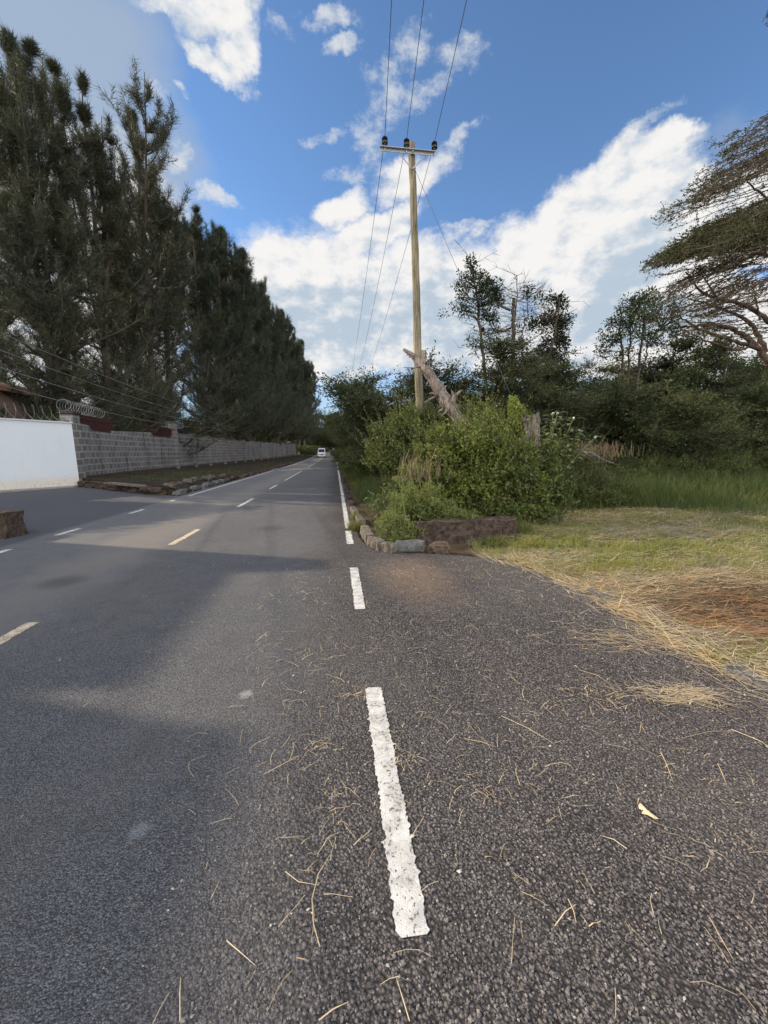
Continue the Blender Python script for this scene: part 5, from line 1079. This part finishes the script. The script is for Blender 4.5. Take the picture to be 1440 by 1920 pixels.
# tufts and grasses along the bush and the kerb
def tuft(label, c, n, r_, h, m='grass', wdt=.007, dr=(.3, 1.3)):
    a = rng.random(n) * 6.28; rr = r_ * np.sqrt(rng.random(n)); P = np.stack([rr * np.cos(a), rr * np.sin(a), 0 * a], 1); g_ = G()
    strips(g_, P, rng.random(n) * 6.28, rng.uniform(.4, 1, n) * h, wdt, rng.normal(size=n) * .5, 0, rng, up=rng.uniform(.7, 1.5, n), droop=rng.uniform(*dr, n), seg=3)
    o = build('grass_tuft', g_, M[m]); o.location = c; return tag(o, label, 'grass tuft')
tuft('yellow-green grass tuft growing through the white line at the kerb gap', (.40, 8.1, .0), 700, .16, .28); tuft('small grass tuft on the kerb beyond the yellow-green one', (.44, 9.3, .05), 260, .12, .22); tuft('green grass tuft at the far end of the low stone wall', (3.45, 7.1, .05), 900, .30, .42)
tuft('leafy grass tuft in front of the low stone wall', (2.75, 6.5, .0), 500, .22, .10, 'bush2', .014); tuft('grass tuft left of the low wall beside the flat grey stone', (1.0, 6.9, .0), 500, .2, .2); tuft('weeds growing under the dark stone block at the left edge', (-6.6, 7.95, 0), 600, .35, .14, 'bush2', .014)
# undergrowth: grasses along the right verge and below the trees
X, Y = scatter(60000, .55, 3.2, 8.5, 60, lambda X, Y: (X > .75 + np.clip((13 - Y) * .16, 0, .6)) * np.clip((X - .45) * (1 + .05 * Y) / 1.2, 0, 1) * np.clip(14 / Y, .1, 1) * (X < 2.8 + .02 * Y)); N = len(X); g_ = G()
strips(g_, np.stack([X, Y, zr(Y)], 1), rng.random(N) * 6.28, rng.uniform(.2, .8, N) * np.clip((X - .3), .25, 1), .010 + .0006 * Y, rng.normal(size=N) * .4, 0, rng, up=rng.uniform(1.0, 1.5, N), droop=rng.uniform(.2, 1.3, N), seg=3)
tag(build('verge_grass', g_, M['tallgrass']), 'dark rank grass along the right road verge', 'grass', kind='stuff')
# leafy undergrowth shrubs in shade at the back right
def under(label, c, lobes, n, ls, m, seed, shoots=40): return shrub('undergrowth_shrub', label, 'shrub', c, lobes, n, ls, m, shoots, seed, 8)
u1 = under('grey-brown tangled undergrowth right of the big bush, beneath the fallen branch', (6.4, 9.6, 0), [(0, 0, .5, 1.0, .6, .65), (-.9, 0, .5, .8, .6, .6), (.9, .3, .45, .8, .6, .5)], 26000, .045, 'bush2', 111, 160)
u2 = under('dark green shrub in the tall grass beneath the thin-stemmed cluster', (10.5, 12.8, 0), [(0, 0, .7, 1.3, .8, .7), (1.4, .2, .7, 1.2, .8, .75), (-1.2, .3, .6, 1, .8, .6)], 22000, .06, 'bush2', 112, 60)
dup(u2, (14.5, 13.2, 0), .5, 1.1, 'leafy green shrub standing in the tall grass near the right edge'); dup(u2, (18.5, 13.6, 0), 2.5, 1.15, 'dark green shrub at the right picture edge above the tall grass')
dup(u2, (8.6, 13.2, 0), 3.4, .9, 'dark shrub behind the tangled undergrowth'); dup(u2, (3.0, 14.5, 0), 1.4, 1.1, 'dark shrub behind the foot of the tall pole'); dup(u2, (2.6, 18, 0), 2.2, 1.0, 'dark shrub on the right verge beyond the tall pole')
dup(u2, (5.6, 12.6, 0), 5.2, 1.25, 'dark shrub behind the stump and the big bush')
for q, (x, y, s) in enumerate([(2.4, 23, 1), (2.6, 29, 1.1), (2.4, 36, 1.1), (2.8, 44, 1.3), (2.6, 53, 1.3), (3.0, 63, 1.5), (2.8, 74, 1.6), (-12, 116, 2), (-9, 124, 2), (-5.5, 132, 1.8), (3, 88, 1.6), (3, 102, 1.8)]):
    dup(u2, (x, y, float(zr(y))), q * 1.1, s, 'dark verge shrub far along the road', 'distant verge shrubs')
for q, (x, y, sc_) in enumerate([(-17.5, 25.5, .8), (-18.5, 33, 1.0), (-18, 40, 1.05), (-18.5, 48, 1.1), (-18, 57, 1.1), (-18, 66, 1.2), (-17.5, 76, 1.2), (-17, 87, 1.3), (-16.5, 99, 1.4), (-16, 112, 1.5), (-23, 30, 1.2), (-26, 38, 1.5), (-26, 50, 1.6)]):
    dup((th1, th3)[q % 2], (x, y, float(zr(y))), 1.3 * q, sc_, 'dark understorey tree behind the block wall, beneath the casuarinas', 'understorey behind the block wall')
hd = dup(u1, (-6.3, 104, float(zr(104))), .3, 1.5, 'yellow-green clipped shrubs beside the road behind the minibus')
# fallen branch with dry stems over the undergrowth
g_ = G(); A = [at(1040, 838, 9.6), at(1075, 842, 9.6), at(1110, 850, 9.5), at(1130, 862, 9.4), at(1152, 869, 9.3)]; tube(g_, A, [.035, .032, .028, .022, .012], 6, True, .1, rng)
for q in range(26): b = A[0] + (A[-1] - A[0]) * rng.random(); prisms(g_, [b], [b + rng.normal(size=3) * (.25, .2, .12)], .010, .004, rng)
tag(build('fallen_branch', g_, M['dead']), 'bleached fallen branch lying over the tangled undergrowth', 'branch')
g_ = G(); N = 260; q = np.array([at(1105, 845, 9.8)]) + rng.normal(size=(N, 3)) * (.55, .2, .05); q[:, 2] -= .15; B = q + rng.normal(size=(N, 3)) * (.06, .06, .06) + (0, 0, .32); prisms(g_, q, B, .006, .003, rng)
tag(build('dry_stems', g_, M['drystem']), 'upright reddish dry stems above the fallen branch', 'dry stems', kind='stuff')
# short ground cover on the verges
X, Y = scatter(16000, -12.6, -6.1, 16.5, 60, lambda X, Y: (fbm(X * 1.1, Y * .9) > .5) * (X > -12.4) * (Y > 16.2 + (-6 - X) * .85) * np.clip(22 / Y, .1, 1)); N = len(X); g_ = G()
strips(g_, np.stack([X, Y, zr(Y) + .30 * np.exp(-(Y - 16) / 14) + .12], 1), rng.random(N) * 6.28, rng.uniform(.08, .22, N), .02, 0, 0, rng, up=rng.uniform(.5, 1.4, N), droop=.6, seg=2)
tag(build('verge_weeds', g_, M['tallgrass']), 'sparse low weeds on the dark left verge', 'weeds', kind='stuff')

# loose straw on the asphalt
def stalks(P, a, L, wd, curl, h=.004):
    strips(gS, P, a, L, wd, curl, h, rng, up=0.0)
gS = G(); gT = G()
def patch(px, py, n, sx_, sy_, L, ang=None, wd=.0027, curl=.8, g__=None):
    X0, Y0 = gr(px, py); X = X0 + rng.normal(size=n) * sx_; Y = Y0 + rng.normal(size=n) * sy_
    a = rng.random(n) * 6.28 if ang is None else ang + rng.normal(size=n) * .35 + pi * (rng.random(n) < .5)
    strips(g__ or gS, np.stack([X, Y, np.full(n, .006) + rng.random(n) * .006], 1), a, rng.uniform(.2, 1, n) ** 1.3 * L, wd * rng.uniform(.45, 1.25, n) * (0.8 + .25 * Y0), rng.normal(size=n) * curl * .6, .008, rng, up=0)
for px, py, n, a, b, L in ((590, 1400, 20, .05, .04, .13), (762, 1425, 22, .04, .02, .12), (640, 1490, 20, .05, .06, .09), (620, 1600, 16, .05, .04, .10), (590, 1570, 8, .06, .03, .13), (520, 1240, 14, .1, .15, .14), (590, 1230, 12, .08, .1, .14), (545, 1330, 12, .04, .1, .14),
                           (570, 1110, 14, .12, .1, .16), (500, 1210, 9, .15, .2, .16), (885, 1470, 26, .12, .06, .08), (910, 1260, 20, .25, .15, .12), (1130, 1310, 50, .16, .12, .14), (1010, 1330, 22, .22, .12, .12), (1000, 1430, 18, .2, .1, .12), (1280, 1470, 16, .15, .08, .12),
                           (950, 1100, 34, .35, .25, .2), (1050, 1150, 34, .3, .2, .2), (900, 1070, 60, .5, .25, .22), (1170, 1640, 16, .2, .08, .08), (750, 1075, 50, .12, .10, .16), (1350, 1590, 14, .1, .08, .09), (660, 1300, 20, .07, .06, .12), (740, 1380, 14, .06, .06, .08), (1100, 1480, 14, .2, .1, .1)):
    patch(px, py, n, a, b, L)
patch(1190, 1195, 150, .30, .09, .36, ang=-.35); patch(1250, 1215, 70, .22, .06, .3, ang=-.5); patch(1290, 1305, 210, .12, .055, .24, ang=-.45, wd=.0034); patch(1230, 1298, 60, .16, .06, .2)
n = 520; X = rng.uniform(-.8, 2.9, n); Y = rng.uniform(.75, 5.6, n); strips(gS, np.stack([X, Y, np.full(n, .008)], 1), rng.random(n) * 6.28, rng.uniform(.03, .13, n), .0016 + .0007 * Y, rng.normal(size=n) * .7, .007, rng, up=0)
n = 50; X = rng.uniform(-2.4, -.5, n); Y = rng.uniform(.9, 6, n); strips(gS, np.stack([X, Y, np.full(n, .008)], 1), rng.random(n) * 6.28, rng.uniform(.02, .07, n), .0016 + .0007 * Y, rng.normal(size=n) * .5, .007, rng, up=0)
def stalk_px(pts, wd=.004):
    P = np.array([(*gr(*p), .010 + .006 * (q % 2)) for q, p in enumerate(pts)]); tube(gT, P, [wd * .5] * (len(P) - 1) + [wd * .2], 5)
for s in ([(600, 1780), (588, 1740), (585, 1690), (597, 1645), (620, 1605)], [(338, 1920), (338, 1870), (339, 1838)], [(768, 1920), (755, 1880), (742, 1835)], [(598, 1918), (625, 1900), (652, 1884)], [(425, 1768), (450, 1792), (478, 1814)],
          [(940, 1345), (990, 1370), (1040, 1398)], [(1085, 1258), (1120, 1270), (1150, 1290)], [(870, 1388), (900, 1395), (930, 1404)], [(1345, 1435), (1352, 1452), (1362, 1475)], [(1285, 1385), (1330, 1376), (1380, 1373)], [(1370, 1370), (1420, 1392), (1440, 1402)], [(1330, 1725), (1350, 1765), (1375, 1805)],
          [(535, 1638), (560, 1660), (598, 1664)], [(455, 1370), (452, 1385), (450, 1398)], [(1240, 1415), (1250, 1440), (1262, 1470)], [(495, 1455), (530, 1438), (560, 1420)], [(1175, 1595), (1150, 1580), (1125, 1570)], [(1040, 1740), (1060, 1715), (1080, 1700)], [(556, 1800), (570, 1806), (580, 1807)], [(1065, 1690), (1075, 1715), (1080, 1735)]):
    stalk_px(s, .0032)
tag(build('straw', gS, M['straw']), 'loose dry straw scattered over the asphalt of the lay-by', 'straw', kind='stuff')
tag(build('straw', gT, M['straw']), 'longer single dry stalks lying on the asphalt in the foreground', 'straw', kind='stuff')
# stone chips: the rough surface dressing
n = 95000; X = rng.uniform(-.9, 2.9, n); Y = .55 + 5.2 * rng.random(n) ** 1.5; k_ = (rng.random(n) < np.clip((X + .9) / 1.3, .06, 1)) & ~((X > .15) & (X < .31) & (((Y > 1.05) & (Y < 2.5)) | ((Y > 3.85) & (Y < 5.4)))) & (X < xe(Y))
X, Y = X[k_], Y[k_]; n = len(X); r_ = rng.uniform(.0022, .0060, n) * (1 + .6 * (rng.random(n) < .06))
O = np.array([(1, 0, 0), (0, 1, 0), (-1, 0, 0), (0, -1, 0), (0, 0, 1), (0, 0, -.5)], float); V = O[None] * r_[:, None, None] * rng.uniform(.6, 1.3, (n, 6, 1)) + rng.normal(size=(n, 6, 3)) * (r_ * .18)[:, None, None]
an = rng.random(n) * 6.28; ca, sa = np.cos(an)[:, None], np.sin(an)[:, None]; Vx = V[..., 0] * ca - V[..., 1] * sa; Vy = V[..., 0] * sa + V[..., 1] * ca
V = np.stack([Vx + X[:, None], Vy + Y[:, None], V[..., 2] * .8 + (r_ * .15)[:, None] + .0005], -1).reshape(-1, 3); b = np.arange(n)[:, None] * 6
g_ = G(); g_.add(V, np.concatenate([b + [f] for f in ([0, 1, 4], [1, 2, 4], [2, 3, 4], [3, 0, 4], [1, 0, 5], [2, 1, 5], [3, 2, 5], [0, 3, 5])])); tag(build('stone_chips', g_, M['gravel']), 'loose stone chips bedded in the rough asphalt', 'stone chips', kind='stuff')
# dead leaf curled on the asphalt
x_, y_ = gr(1212, 1528); g_ = G(); cv = [(-.012, .036, .012), (.004, .044, .016), (.014, .030, .010), (.006, .014, .012), (.018, .008, .010), (.020, -.012, .006), (.036, -.030, .004), (.016, -.030, .006), (-.004, -.010, .009), (-.022, .004, .005), (-.008, .010, .013), (-.016, .024, .006)]
c_ = (0.003, .004, .020); g_.add([(a, b_, z) for a, b_, z in cv] + [c_], [[q, (q + 1) % 12, 12] for q in range(12)]); o = build('dry_leaf', g_, M['straw']); o.location = (x_, y_, .002); tag(o, 'curled pale dry leaf lying on the rough asphalt at right', 'leaf')
for q, (px, py, s) in enumerate(((646, 1787, .010), (1018, 1785, .009), (1235, 1700, .009), (977, 1855, .010))):
    x_, y_ = gr(px, py); g_ = G(); rock(g_, (0, 0, 0), (s * 1.5, s * 1.1, s), rng, jit=.1, square=.7); o = build('pebble', g_, M['kerb']); o.location = (x_, y_, s * .45); tag(o, ('pale pebble on the asphalt left of the near white dash', 'pale pebble right of the lower end of the near white dash', 'pale pebble on rough asphalt below the dry leaf', 'pale pebble nearest the bottom edge right of the dash')[q], 'pebble')
print('all done', sum(len(o.data.polygons) for o in S.objects if o.type == 'MESH'))
